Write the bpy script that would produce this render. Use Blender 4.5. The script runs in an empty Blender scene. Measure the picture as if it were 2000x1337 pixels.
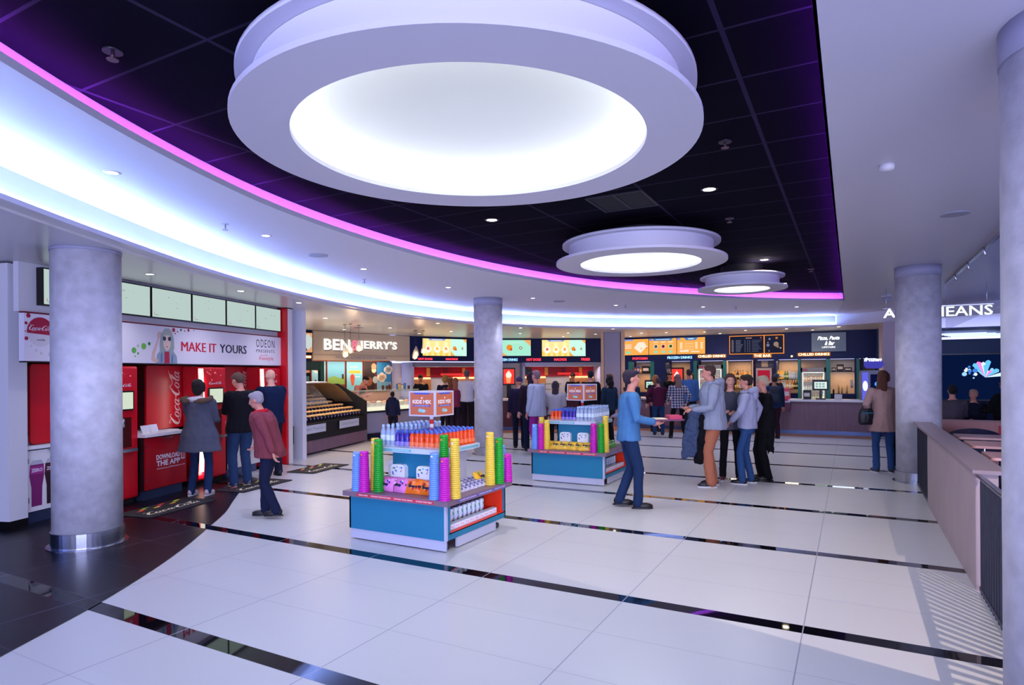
import bpy, math, random
import numpy as np
from mathutils import Matrix, Vector, noise
random.seed(7)
SC = bpy.context.scene
COL = SC.collection
PI = math.pi

# ---------------------------------------------------------------- camera
cam_d = bpy.data.cameras.new('camera'); cam = bpy.data.objects.new('camera', cam_d); COL.objects.link(cam)
SC.camera = cam
cam_d.sensor_width = 36.0; cam_d.lens = 36.0 * 1221.06 / 2000.0
cam_d.shift_y = 0.0297; cam_d.clip_start = 0.05; cam_d.clip_end = 200
_yaw, _roll = 0.496814, 0.0071
cam.matrix_world = Matrix.Translation((0, 0, 1.7)) @ Matrix.Rotation(_yaw, 4, 'Z') @ Matrix.Rotation(PI / 2, 4, 'X') @ Matrix.Rotation(-_roll, 4, 'Z')

# ---------------------------------------------------------------- view, world
SC.view_settings.view_transform = 'Standard'; SC.view_settings.look = 'None'
SC.view_settings.exposure = 0.0; SC.view_settings.gamma = 1.0; SC.view_settings.use_curve_mapping = False
SC.cycles.use_denoising = True
SC.cycles.max_bounces = 8; SC.cycles.diffuse_bounces = 4; SC.cycles.glossy_bounces = 4
SC.cycles.transmission_bounces = 6; SC.cycles.transparent_max_bounces = 8
SC.cycles.sample_clamp_indirect = 6.0; SC.cycles.caustics_reflective = False; SC.cycles.caustics_refractive = False
W = bpy.data.worlds.new('daylight'); SC.world = W; W.use_nodes = True
W.node_tree.nodes['Background'].inputs[0].default_value = (0.46, 0.50, 1.0, 1)
W.node_tree.nodes['Background'].inputs[1].default_value = 2.5

def lamp(kind, name, loc, energy, color, size=1.0, rot=(0, 0, 0), size_y=None, spot=None, blend=0.6, parent=None, radius=0.05, spread=None):
    d = bpy.data.lights.new(name, kind); d.energy = energy; d.color = color
    if kind == 'AREA':
        d.size = size
        if size_y: d.shape = 'RECTANGLE'; d.size_y = size_y
        if spread: d.spread = spread
    elif kind == 'SPOT': d.spot_size = spot or 1.9; d.spot_blend = blend; d.shadow_soft_size = radius
    else: d.shadow_soft_size = radius
    o = bpy.data.objects.new(name, d); COL.objects.link(o); o.location = loc; o.rotation_euler = rot
    if parent: o.parent = parent
    return o
# fill lamps added out of view, in place of assumed, unbuilt windows
lamp('AREA', 'window_fill', (4.2, -7.0, 1.3), 1500, (0.62, 0.66, 1.0), 9.0, (math.radians(96), 0, math.radians(8)), 2.4)
lamp('AREA', 'side_blue_fill', (-9.9, -2.2, 1.7), 120, (0.08, 0.20, 1.0), 3.5, (math.radians(86), 0, math.radians(-25)), 2.4)  # unseen blue lamp added to tint the left side

# ---------------------------------------------------------------- colour and materials
def lin(h):
    h = h.lstrip('#'); c = [int(h[i:i + 2], 16) / 255 for i in (0, 2, 4)]
    return tuple((x / 12.92 if x <= 0.04045 else ((x + 0.055) / 1.055) ** 2.4) for x in c)
MATS = {}
def mat(name, col, rough=0.5, metal=0.0, emit=0.0, spec=0.5, alpha=None, trans=0.0, ior=1.45, bump=0.0, bscale=60, var=0.0, vscale=5, ecol=None, coat=0.0, stretch=None):
    if name in MATS: return MATS[name]
    m = bpy.data.materials.new(name); m.use_nodes = True; MATS[name] = m
    nt = m.node_tree; b = nt.nodes['Principled BSDF']; c = (*lin(col), 1) if isinstance(col, str) else (*col, 1)
    b.inputs['Base Color'].default_value = c; b.inputs['Roughness'].default_value = rough
    b.inputs['Metallic'].default_value = metal; b.inputs['Specular IOR Level'].default_value = spec
    b.inputs['IOR'].default_value = ior; b.inputs['Transmission Weight'].default_value = trans
    b.inputs['Coat Weight'].default_value = coat
    if alpha is not None: b.inputs['Alpha'].default_value = alpha
    if emit:
        b.inputs['Emission Color'].default_value = (*lin(ecol), 1) if ecol else c
        b.inputs['Emission Strength'].default_value = emit
    if var or bump:
        tc = nt.nodes.new('ShaderNodeTexCoord'); mp = nt.nodes.new('ShaderNodeMapping'); nt.links.new(tc.outputs['Object'], mp.inputs[0])
        if stretch: mp.inputs['Scale'].default_value = stretch
    if var:
        n = nt.nodes.new('ShaderNodeTexNoise'); n.inputs['Scale'].default_value = vscale; n.inputs['Detail'].default_value = 5
        nt.links.new(mp.outputs[0], n.inputs['Vector'])
        mr = nt.nodes.new('ShaderNodeMapRange'); mr.inputs[1].default_value = .3; mr.inputs[2].default_value = .7
        mr.inputs[3].default_value = 1 - var; mr.inputs[4].default_value = 1 + var; nt.links.new(n.outputs[0], mr.inputs[0])
        mx = nt.nodes.new('ShaderNodeVectorMath'); mx.operation = 'SCALE'; mx.inputs[0].default_value = c[:3]
        nt.links.new(mr.outputs[0], mx.inputs['Scale']); nt.links.new(mx.outputs[0], b.inputs['Base Color'])
    if bump:
        n2 = nt.nodes.new('ShaderNodeTexNoise'); n2.inputs['Scale'].default_value = bscale
        nt.links.new(mp.outputs[0], n2.inputs['Vector'])
        bp = nt.nodes.new('ShaderNodeBump'); bp.inputs['Strength'].default_value = bump; bp.inputs['Distance'].default_value = .02
        nt.links.new(n2.outputs[0], bp.inputs['Height']); nt.links.new(bp.outputs[0], b.inputs['Normal'])
    return m
def glow(name, col, s=1.0):                     # a screen, letter or lamp that gives off light
    if name in MATS: return MATS[name]
    m = bpy.data.materials.new(name); m.use_nodes = True; MATS[name] = m
    nt = m.node_tree; nt.nodes.remove(nt.nodes['Principled BSDF']); e = nt.nodes.new('ShaderNodeEmission')
    e.inputs[0].default_value = (*lin(col), 1); e.inputs[1].default_value = s
    nt.links.new(e.outputs[0], nt.nodes['Material Output'].inputs[0]); return m
def G(c, s=1.0): return glow('glow_%s_%g' % (c, s), c, s)
def D(c, r=0.55, m=0.0): return mat('paint_%s_%g_%g' % (c, r, m), c, r, m)

# ---------------------------------------------------------------- mesh builder
class MB:
    def __init__(s): s.v = []; s.f = []; s.m = []; s.mats = []; s.smooth = []
    def mi(s, m):
        if m not in s.mats: s.mats.append(m)
        return s.mats.index(m)
    def add(s, vs, fs, m, smooth=False, M=None):
        o = len(s.v); k = s.mi(m)
        if M is not None: vs = [tuple(M @ Vector(v)) for v in vs]
        s.v += [tuple(v) for v in vs]; s.f += [tuple(i + o for i in f) for f in fs]
        s.m += [k] * len(fs); s.smooth += [smooth] * len(fs); return s
    def box(s, x0, x1, y0, y1, z0, z1, m, M=None):
        v = [(x, y, z) for z in (z0, z1) for y in (y0, y1) for x in (x0, x1)]
        return s.add(v, [(0, 2, 3, 1), (4, 5, 7, 6), (0, 1, 5, 4), (2, 6, 7, 3), (0, 4, 6, 2), (1, 3, 7, 5)], m, M=M)
    def rbox(s, x0, x1, y0, y1, z0, z1, r, m, axis='y', M=None, n=4):   # box with rounded corners in the plane across axis
        def rr(a0, a1, b0, b1):
            p = []
            for cx, cy, st in ((a1 - r, b1 - r, 0), (a0 + r, b1 - r, 1), (a0 + r, b0 + r, 2), (a1 - r, b0 + r, 3)):
                for i in range(n + 1): t = (st + i / n) * PI / 2; p.append((cx + r * math.cos(t), cy + r * math.sin(t)))
            return p
        if axis == 'y': P = rr(x0, x1, z0, z1); lo = [(a, y0, b) for a, b in P]; hi = [(a, y1, b) for a, b in P]
        elif axis == 'z': P = rr(x0, x1, y0, y1); lo = [(a, b, z0) for a, b in P]; hi = [(a, b, z1) for a, b in P]
        else: P = rr(y0, y1, z0, z1); lo = [(x0, a, b) for a, b in P]; hi = [(x1, a, b) for a, b in P]
        k = len(P); f = [tuple(range(k)) if axis == 'y' else tuple(range(k - 1, -1, -1)), tuple(range(2 * k - 1, k - 1, -1)) if axis == 'y' else tuple(range(k, 2 * k))]
        f += [(i, (i + 1) % k, (i + 1) % k + k, i + k) if axis != 'y' else ((i + 1) % k, i, i + k, (i + 1) % k + k) for i in range(k)]
        return s.add(lo + hi, f, m, M=M)
    def prism(s, P, z0, z1, m, M=None, caps=True):            # P counter-clockwise in xy
        k = len(P); f = [(i, (i + 1) % k, (i + 1) % k + k, i + k) for i in range(k)]
        if caps: f += [tuple(range(k - 1, -1, -1)), tuple(range(k, 2 * k))]
        return s.add([(a, b, z0) for a, b in P] + [(a, b, z1) for a, b in P], f, m, M=M)
    def lathe(s, prof, m, k=20, M=None, c=(0, 0), cap=True, smooth=True):     # prof: list of (r, z) from bottom to top
        vs = [(c[0] + r * math.cos(2 * PI * i / k), c[1] + r * math.sin(2 * PI * i / k), z) for r, z in prof for i in range(k)]
        f = [(j * k + i, j * k + (i + 1) % k, (j + 1) * k + (i + 1) % k, (j + 1) * k + i) for j in range(len(prof) - 1) for i in range(k)]
        s.add(vs, f, m, smooth, M)
        if cap:
            o = len(s.v) - len(vs); n = len(prof) - 1; q = s.mi(m)
            s.f += [tuple(o + i for i in range(k - 1, -1, -1)), tuple(o + n * k + i for i in range(k))]; s.m += [q, q]; s.smooth += [False, False]
        return s
    def tube(s, pts, r, m, k=8, M=None, flat=1.0, smooth=True):      # round ended tube, radius per point
        pts = [Vector(p) for p in pts]; n = len(pts); R = list(r) if hasattr(r, '__len__') else [r] * n
        rings = []; d0 = (pts[1] - pts[0]).normalized(); d1 = (pts[-1] - pts[-2]).normalized()
        path = [(pts[0] - d0 * R[0] * .7, R[0] * .55, d0)]
        for i in range(n):
            d = (pts[min(i + 1, n - 1)] - pts[max(i - 1, 0)]).normalized(); path.append((pts[i], R[i], d))
        path.append((pts[-1] + d1 * R[-1] * .7, R[-1] * .55, d1))
        ref = Vector((0, 1, 0)) if abs(d0.y) < .8 else Vector((1, 0, 0)); vs = []
        for p, rr, d in path:
            a = ref.cross(d).normalized(); b = d.cross(a).normalized()
            for i in range(k): t = 2 * PI * i / k; vs.append(p + a * rr * math.cos(t) + b * rr * flat * math.sin(t))
        q = len(path); f = [(j * k + i, j * k + (i + 1) % k, (j + 1) * k + (i + 1) % k, (j + 1) * k + i) for j in range(q - 1) for i in range(k)]
        f += [tuple(range(k - 1, -1, -1)), tuple((q - 1) * k + i for i in range(k))]
        return s.add(vs, f, m, smooth, M)
    def ball(s, c, r, m, M=None, k=12, n=8):        # ellipsoid, r = (rx, ry, rz)
        r = r if hasattr(r, '__len__') else (r, r, r); vs = [(c[0], c[1], c[2] - r[2])]
        for j in range(1, n):
            t = -PI / 2 + PI * j / n
            for i in range(k): a = 2 * PI * i / k; vs.append((c[0] + r[0] * math.cos(t) * math.cos(a), c[1] + r[1] * math.cos(t) * math.sin(a), c[2] + r[2] * math.sin(t)))
        vs.append((c[0], c[1], c[2] + r[2])); L = len(vs) - 1
        f = [(0, 1 + (i + 1) % k, 1 + i) for i in range(k)] + [(1 + j * k + i, 1 + j * k + (i + 1) % k, 1 + (j + 1) * k + (i + 1) % k, 1 + (j + 1) * k + i) for j in range(n - 2) for i in range(k)]
        f += [(L, 1 + (n - 2) * k + i, 1 + (n - 2) * k + (i + 1) % k) for i in range(k)]
        return s.add(vs, f, m, True, M)
    def loft(s, rings, m, k=16, M=None, power=2.0):     # rings: (x, y, z, rx, ry) horizontal ovals, bottom to top
        vs = []
        for x, y, z, rx, ry in rings:
            for i in range(k):
                a = 2 * PI * i / k; ca, sa = math.cos(a), math.sin(a)
                vs.append((x + rx * math.copysign(abs(ca) ** (2 / power), ca), y + ry * math.copysign(abs(sa) ** (2 / power), sa), z))
        q = len(rings); f = [(j * k + i, j * k + (i + 1) % k, (j + 1) * k + (i + 1) % k, (j + 1) * k + i) for j in range(q - 1) for i in range(k)]
        f += [tuple(range(k - 1, -1, -1)), tuple((q - 1) * k + i for i in range(k))]
        return s.add(vs, f, m, True, M)
    def disc(s, x, z, y, r, m, k=16, rz=None, M=None):       # flat disc facing -y (a printed or lit spot on a panel)
        rz = rz or r; P = [(x + r * math.cos(2 * PI * i / k), y, z + rz * math.sin(2 * PI * i / k)) for i in range(k)]
        return s.add(P, [tuple(range(k))], m, M=M)
    def quad(s, x0, x1, z0, z1, y, m, M=None): return s.add([(x0, y, z0), (x1, y, z0), (x1, y, z1), (x0, y, z1)], [(0, 1, 2, 3)], m, M=M)
    def poly(s, P, y, m, M=None): return s.add([(a, y, b) for a, b in P], [tuple(range(len(P)))], m, M=M)
    def text(s, t, x0, x1, z0, z1, y, m, M=None, bold=0.0, shear=0.0, depth=0.0, space=1.0):      # facing -y, fitted to a rectangle
        key = (t, bold, shear, depth > 0, space)
        if key not in TXT:
            c = bpy.data.curves.new('t', 'FONT'); c.body = t; c.resolution_u = 2; c.offset = bold; c.shear = shear; c.space_character = space
            if depth > 0: c.extrude = .05
            o = bpy.data.objects.new('t', c); COL.objects.link(o); dg = bpy.context.evaluated_depsgraph_get()
            me = bpy.data.meshes.new_from_object(o.evaluated_get(dg)); TXT[key] = ([tuple(v.co) for v in me.vertices], [tuple(p.vertices) for p in me.polygons])
            bpy.data.objects.remove(o); bpy.data.curves.remove(c); bpy.data.meshes.remove(me)
        vs, fs = TXT[key]
        if not vs: return s
        ax = min(v[0] for v in vs); bx = max(v[0] for v in vs); az = min(v[1] for v in vs); bz = max(v[1] for v in vs)
        V = [(x0 + (v[0] - ax) / (bx - ax) * (x1 - x0), y - ((v[2] / .05 + 1) * .5 * depth if depth > 0 else 0), z0 + (v[1] - az) / (bz - az) * (z1 - z0)) for v in vs]
        return s.add(V, fs, m, M=M)
    def data(s, name):
        me = bpy.data.meshes.new(name); me.from_pydata(s.v, [], s.f)
        for m in s.mats: me.materials.append(m)
        me.polygons.foreach_set('material_index', s.m); me.polygons.foreach_set('use_smooth', s.smooth); me.update(); return me
    def build(s, name, parent=None, loc=None, rz=0.0):
        o = bpy.data.objects.new(name, s.data(name)); COL.objects.link(o)
        if parent: o.parent = parent
        if loc: o.location = loc
        if rz: o.rotation_euler = (0, 0, rz)
        return o
TXT = {}
def tag(o, label, cat, group=None, kind=None):
    o['label'] = label; o['category'] = cat
    if group: o['group'] = group
    if kind: o['kind'] = kind
    return o
def thing(name, label, cat, loc=(0, 0, 0), rz=0.0, group=None):
    o = bpy.data.objects.new(name, None); COL.objects.link(o); o.location = loc; o.rotation_euler = (0, 0, rz); o.empty_display_size = .1
    return tag(o, label, cat, group)
def struct(o): o['kind'] = 'structure'; return o
def dup(root, loc, rz=None, label=None, group=None):
    def cp(o, par):
        c = o.copy(); COL.objects.link(c)
        if par: c.parent = par
        for ch in KIDS.get(o.name, [x for x in o.children]): cp(ch, c)
        return c
    r = cp(root, None); r.location = loc
    if rz is not None: r.rotation_euler = (0, 0, rz)
    if label: r['label'] = label
    if group: r['group'] = group
    return r
KIDS = {}
class Fr:                                        # wall frame: local x runs along the wall, local -y looks into the room
    def __init__(s, a, b):
        s.o = Vector((*a, 0)); d = Vector((b[0] - a[0], b[1] - a[1], 0)); s.L = d.length; s.rz = math.atan2(d.y, d.x); s.d = d.normalized(); s.n = Vector((-s.d.y, s.d.x, 0))
    def p(s, u, v=0.0, z=0.0): return tuple(s.o + s.d * u + s.n * v + Vector((0, 0, z)))
COKE = Fr((-7.95, 3.3), (-9.75, 9.0)); BJ = Fr((-13.7, 12.4), (-13.1, 16.9)); HB = Fr((-13.1, 16.9), (-11.4, 20.0)); HC = Fr((-11.4, 20.0), (-8.0, 22.35)); BAR = Fr((-8.0, 22.35), (1.0, 22.35))
def spline(P, n=8, closed=False):               # Catmull-Rom through P
    out = []; N = len(P)
    for i in range(N - 1):
        p0 = P[max(i - 1, 0)]; p1 = P[i]; p2 = P[i + 1]; p3 = P[min(i + 2, N - 1)]
        for j in range(n):
            t = j / n
            out.append(tuple(.5 * ((2 * b) + (-a + c) * t + (2 * a - 5 * b + 4 * c - d) * t * t + (-a + 3 * b - 3 * c + d) * t ** 3) for a, b, c, d in zip(p0, p1, p2, p3)))
    out.append(tuple(P[-1])); return out
def smooth_line(P, it=3):
    P = [tuple(p) for p in P]
    for _ in range(it): P = [P[0]] + [tuple((a + 2 * b + c) / 4 for a, b, c in zip(P[i - 1], P[i], P[i + 1])) for i in range(1, len(P) - 1)] + [P[-1]]
    return P
def offset(P, d):                               # move an open line sideways by d (to its left)
    out = []
    for i in range(len(P)):
        a = P[max(i - 1, 0)]; b = P[min(i + 1, len(P) - 1)]; x, y = b[0] - a[0], b[1] - a[1]; l = math.hypot(x, y)
        out.append((P[i][0] - y / l * d, P[i][1] + x / l * d))
    return out
# ================================================================ floor
def floor_mat(name, base, jcol, tile_rough, dark):
    m = bpy.data.materials.new(name); m.use_nodes = True; nt = m.node_tree; b = nt.nodes['Principled BSDF']
    def N(t, **k):
        n = nt.nodes.new(t)
        for a, v in k.items(): setattr(n, a, v)
        return n
    def M(op, a, b_=None, c=None):
        n = N('ShaderNodeMath', operation=op)
        for i, x in enumerate((a, b_, c)):
            if x is None: continue
            if isinstance(x, (int, float)): n.inputs[i].default_value = x
            else: nt.links.new(x, n.inputs[i])
        return n.outputs[0]
    g = N('ShaderNodeNewGeometry'); sp = N('ShaderNodeSeparateXYZ'); nt.links.new(g.outputs['Position'], sp.inputs[0])
    X, Y = sp.outputs[0], sp.outputs[1]
    ph = M('FLOORED_MODULO', M('SUBTRACT', Y, 2.52), 1.935)            # 0..1.935 from the near edge of a stripe
    stripe = M('LESS_THAN', ph, 0.135)
    jy = M('FLOORED_MODULO', M('SUBTRACT', ph, 0.135), 0.60)
    jl = M('MAXIMUM', M('LESS_THAN', jy, 0.005), M('GREATER_THAN', jy, 0.595))
    jx0 = M('FLOORED_MODULO', M('ADD', X, 0.288), 1.213)
    jx = M('MAXIMUM', M('LESS_THAN', jx0, 0.004), M('GREATER_THAN', jx0, 1.209))
    edge = M('LESS_THAN', M('ABSOLUTE', M('SUBTRACT', ph, 0.133)), 0.004)
    joint = M('MAXIMUM', M('MULTIPLY', M('MULTIPLY', jl, M('SUBTRACT', 1, stripe)), .35), jx)
    n = N('ShaderNodeTexNoise'); n.inputs['Scale'].default_value = 1.3; n.inputs['Detail'].default_value = 6; nt.links.new(g.outputs['Position'], n.inputs['Vector'])
    cell = N('ShaderNodeTexWhiteNoise'); cv = N('ShaderNodeCombineXYZ')
    nt.links.new(M('FLOOR', M('DIVIDE', M('ADD', X, 0.288), 1.213)), cv.inputs[0]); nt.links.new(M('FLOOR', M('DIVIDE', M('SUBTRACT', Y, 2.655), .645)), cv.inputs[1]); nt.links.new(cv.outputs[0], cell.inputs[0])
    k = M('ADD', M('ADD', 0.955, M('MULTIPLY', n.outputs[0], 0.05)), M('MULTIPLY', cell.outputs[0], 0.035))
    bc = N('ShaderNodeVectorMath', operation='SCALE'); bc.inputs[0].default_value = lin(base); nt.links.new(k, bc.inputs['Scale'])
    def mix(f, a, bb):
        q = N('ShaderNodeMix', data_type='RGBA'); nt.links.new(f, q.inputs[0])
        for i, x in ((6, a), (7, bb)):
            if isinstance(x, tuple): q.inputs[i].default_value = (*x, 1)
            else: nt.links.new(x, q.inputs[i])
        return q.outputs[2]
    c1 = mix(stripe, bc.outputs[0], lin('#0a0a12'))
    c2 = mix(joint, c1, lin(jcol))
    nt.links.new(c2, b.inputs['Base Color'])
    nt.links.new(M('ADD', M('MULTIPLY', stripe, 0.03 - tile_rough), tile_rough), b.inputs['Roughness'])
    b.inputs['Specular IOR Level'].default_value = 0.2 if dark else 0.5
    return m
M_white = floor_mat('pale_floor_tiles', '#c4c6ce', '#9294a6', 0.30, False)
M_dark = floor_mat('dark_floor_tiles', '#0e0d16', '#54546c', 0.34, True)
M_wood = mat('warm_timber', '#a5714f', .45, var=.12, vscale=3, stretch=(1, 8, 8))
M_soffit = mat('white_satin_ceiling', '#d9d7dc', .28, spec=.6)
M_ceil = mat('white_ceiling', '#cfcddc', .38, spec=.45)
M_wallw = mat('white_wall_paint', '#d6d6e2', .55)
M_navy = mat('navy_wall_paint', '#0c1c52', .5, spec=.25)
M_navy2 = mat('blue_wall_paint', '#0d3568', .5)
M_steel = mat('brushed_steel', '#b9bcc8', .22, 1.0, bump=.04, bscale=300, stretch=(1, 1, 12))
M_conc = mat('polished_concrete', '#c2c0cc', .42, bump=.10, bscale=25, var=.14, vscale=9)
M_black = mat('black_satin', '#08080c', .35)
M_blackm = mat('black_matt', '#0a0a0d', .75)
M_white_g = mat('white_laminate', '#e4e4ec', .3)
M_red = mat('red_lacquer', '#c80a1e', .3)
M_dred = mat('dark_red_lacquer', '#a00418', .35)

fl = MB().add([(-16, -9, 0), (9, -9, 0), (9, 26, 0), (-16, 26, 0)], [(0, 1, 2, 3)], M_white).build('floor'); struct(fl)
curve = spline([(-2.3, -1.6), (-3.1, -.6), (-3.8, .45), (-4.3, 1.4), (-4.56, 1.88), (-4.93, 2.6), (-5.37, 3.3), (-5.8, 3.89), (-6.3, 4.5), (-6.8, 5.09), (-7.3, 5.58), (-7.72, 6.0), (-8.0, 6.3), (-8.22, 6.6), (-8.36, 6.95), (-9.4, 7.2)], 4)
pts = [(a, b, .004) for a, b in curve] + [(-16, 7.2, .004), (-16, -9, .004), (-2.3, -9, .004)]
fd = MB().add(pts[::-1], [tuple(range(len(pts)))][::-1], M_dark)
fd.f = [tuple(range(len(pts)))]
fdo = fd.build('floor_dark_tiles'); struct(fdo)
import bmesh
def up(o):
    bm = bmesh.new(); bm.from_mesh(o.data); bmesh.ops.triangulate(bm, faces=bm.faces); bm.normal_update()
    for f in bm.faces:
        if f.normal.z < 0: f.normal_flip()
    bm.to_mesh(o.data); bm.free()
up(fdo)
wp = [(-10.3, 9.2, .005), (-10.1, 9.15, .005), (-10.85, 12.3, .005), (-10.2, 14.6, .005), (-6.2, 16.9, .005), (-5.8, 17.75, .005), (.5, 17.75, .005), (.5, 19, .005), (-6.5, 19, .005), (-7.5, 17.9, .005), (-11.3, 15.5, .005), (-11.6, 12.3, .005)]
wo = MB().add(wp, [tuple(range(len(wp)))], M_wood).build('floor_timber_strip'); struct(wo); up(wo)

# ================================================================ ceiling
C1 = smooth_line(spline([(-.135, -1.6), (-1.3, -1.2), (-2.4, -.35), (-3.15, .55), (-3.75, 1.6), (-4.12, 2.3), (-4.49, 3.2), (-4.79, 4.14), (-5.0, 5.4), (-5.06, 7.0), (-4.9, 8.7), (-4.5, 10.3), (-3.95, 11.7), (-2.6, 13.7), (-1.4, 15.05), (-.135, 15.95)], 6), 8)
C2 = smooth_line(spline([(-1.8, -2.6), (-3.0, -1.2), (-4.0, .2), (-4.75, 1.3), (-5.33, 2.2), (-5.65, 2.7), (-6.12, 3.49), (-6.95, 4.98), (-7.68, 6.75), (-8.4, 9.3), (-8.62, 12.0), (-7.95, 14.8), (-6.1, 17.15), (-3.7, 18.85), (-2.1, 19.55), (-.35, 20.0)], 6), 8)
H0, H1, H2 = 2.97, 3.27, 3.47
def strip(mb, A, B, za, zb, m, flip=False):
    n = len(A); vs = [(x, y, za) for x, y in A] + [(x, y, zb) for x, y in B]
    fs = [((i, i + 1, n + i + 1, n + i) if not flip else (i, n + i, n + i + 1, i + 1)) for i in range(n - 1)]
    mb.add(vs, fs, m, True)
# black recessed grid ceiling
def grid_mat():
    m = bpy.data.materials.new('black_grid_ceiling'); m.use_nodes = True; nt = m.node_tree; b = nt.nodes['Principled BSDF']
    def M(op, a, b_=None):
        n = nt.nodes.new('ShaderNodeMath'); n.operation = op
        for i, x in enumerate((a, b_)):
            if x is None: continue
            if isinstance(x, (int, float)): n.inputs[i].default_value = x
            else: nt.links.new(x, n.inputs[i])
        return n.outputs[0]
    g = nt.nodes.new('ShaderNodeNewGeometry'); sp = nt.nodes.new('ShaderNodeSeparateXYZ'); nt.links.new(g.outputs['Position'], sp.inputs[0])
    ax = M('ABSOLUTE', M('SUBTRACT', M('FLOORED_MODULO', M('ADD', sp.outputs[0], .58 + .6), 1.2), .6))
    ay = M('ABSOLUTE', M('SUBTRACT', M('FLOORED_MODULO', M('ADD', sp.outputs[1], -3.37 + .307), .614), .307))
    f = M('MAXIMUM', M('LESS_THAN', ax, .014), M('LESS_THAN', ay, .010))
    q = nt.nodes.new('ShaderNodeMix'); q.data_type = 'RGBA'; nt.links.new(f, q.inputs[0])
    q.inputs[6].default_value = (.006, .005, .011, 1); q.inputs[7].default_value = (.03, .026, .05, 1)
    nt.links.new(q.outputs[2], b.inputs['Base Color']); b.inputs['Roughness'].default_value = .8; b.inputs['Specular IOR Level'].default_value = .02
    return m
M_grid = grid_mat()
C1o = offset(C1, .16)                                        # back of the recess, set back behind the lip
if C1o[len(C1o) // 2][0] > C1[len(C1) // 2][0]: C1o = offset(C1, -.16); SGN = -1
else: SGN = 1
cb = MB(); P = [(x, y, H2) for x, y in C1o] + [(.05, 16.2, H2), (.05, -1.9, H2)]
cb.add(P, [tuple(range(len(P)))], M_grid); cbo = cb.build('ceiling_black_grid'); struct(cbo); up(cbo)
cbo.data.flip_normals()
M_cove = mat('cove_paint', '#d8d4e6', .5)
rw = MB(); strip(rw, C1o, C1o, H1, H2, M_cove)
rw.box(.02, .05, -1.9, 16.2, H1 + .012, H2, M_cove)
rw.box(-.3, .05, 16.1, 16.14, H1, H2, M_cove)
rwo = rw.build('ceiling_recess_side'); struct(rwo)
# upper ceiling: ring between the recess lip and the lower soffit cove, and the slab on the right
CV = offset(C2, SGN * .15)                                   # back of the outer cove
up_c = MB(); strip(up_c, C1, CV, H1, H1, mat('white_ring_ceiling', '#e6e4f0', .6, spec=.3)); struct(up_c.build('ceiling_upper_ring'))
ur = MB(); ur.add([(-.135, -9, H1), (9, -9, H1), (9, 26, H1), (-.135, 26, H1)], [(0, 3, 2, 1)], M_ceil)
ur.add([(-.135, -9, H1), (-.135, -1.6, H1), (-1.8, -2.6, H1), (-9, -2.6, H1), (-9, -9, H1)], [(0, 1, 2, 3, 4)], M_ceil)
ur.add([(-.135, 15.95, H1 + .0), (-.135, 20.6, H1), (CV[-1][0], CV[-1][1], H1)], [(0, 1, 2)], M_ceil)
struct(ur.build('ceiling_right_slab'))
lip = MB(); strip(lip, C1, C1, H1 - .0, H1 + .05, M_ceil)
Ci = offset(C1, SGN * .012); strip(lip, Ci, Ci, H1, H1 + .05, M_ceil); strip(lip, C1, Ci, H1 + .05, H1 + .05, M_ceil)
lip.box(-.135, -.12, -1.6, 15.95, H1, H1 + .04, M_ceil)
struct(lip.build('trim_1'))
cv = MB(); strip(cv, CV, CV, H0 - .02, H1, M_soffit); struct(cv.build('ceiling_outer_cove_back'))
lip2 = MB(); strip(lip2, C2, C2, H0, H0 + .04, M_ceil); C2i = offset(C2, SGN * .015); strip(lip2, C2, C2i, H0 + .04, H0 + .04, M_ceil); strip(lip2, C2i, C2i, H0 + .01, H0 + .04, M_ceil)
strip(lip2, C2i, CV, H0 + .01, H0 + .01, M_soffit)
struct(lip2.build('trim_2'))
# lower soffit: from C2 outwards
so = MB(); P = [(x, y, H0) for x, y in C2] + [(1.96, 18.37, H0), (6.0, 15.57, H0), (9, 15.57, H0), (9, 26, H0), (-16, 26, H0), (-16, -9, H0), (-4, -9, H0)]
so.add(P, [tuple(range(len(P)))], M_soffit); soo = so.build('ceiling_lower_soffit'); struct(soo); up(soo); soo.data.flip_normals()
fa = MB(); fa.add([(-.35, 20.0, H0), (1.96, 18.37, H0), (1.96, 18.37, H1), (-.35, 20.0, H1)], [(0, 1, 2, 3)], M_ceil)
fa.add([(1.96, 18.37, H0), (6, 15.57, H0), (6, 15.57, H1), (1.96, 18.37, H1)], [(0, 1, 2, 3)], M_ceil)
struct(fa.build('trim_3'))
# LED strips hidden behind both lips
LEDP = glow('magenta_led', '#bc4cff', 62.0); LEDB = glow('ice_blue_led', '#8cabff', 185.0)
def led(name, A, z, w, m, label, cat='light', tilt=.035):
    mb = MB(); A2 = offset(A, SGN * w); strip(mb, A, A2, z, z + tilt, m); strip(mb, A, A, z - .012, z, M_white_g)
    if tilt: strip(mb, A2, offset(A, SGN * (w + .007)), z + tilt, z + tilt, m)
    o = mb.build(name); tag(o, label, cat); return o
led('led_strip', offset(C1, SGN * .055), H1 + .022, .03, LEDP, 'magenta LED strip hidden behind the curved lip of the black ceiling', tilt=0)
mb = MB(); mb.add([(-.09, -1.5, H1 + .035), (-.065, -1.5, H1 + .035), (-.065, 15.8, H1 + .035), (-.09, 15.8, H1 + .035)], [(0, 1, 2, 3)], glow('magenta_led_dim', '#9018d8', 60)); tag(mb.build('led_strip'), 'straight magenta LED strip along the right edge of the black ceiling', 'light')
led('led_strip', offset(C2, SGN * .06), H0 + .013, .014, LEDB, 'ice blue LED strip in the trough of the outer curved cove', tilt=.026)

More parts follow.
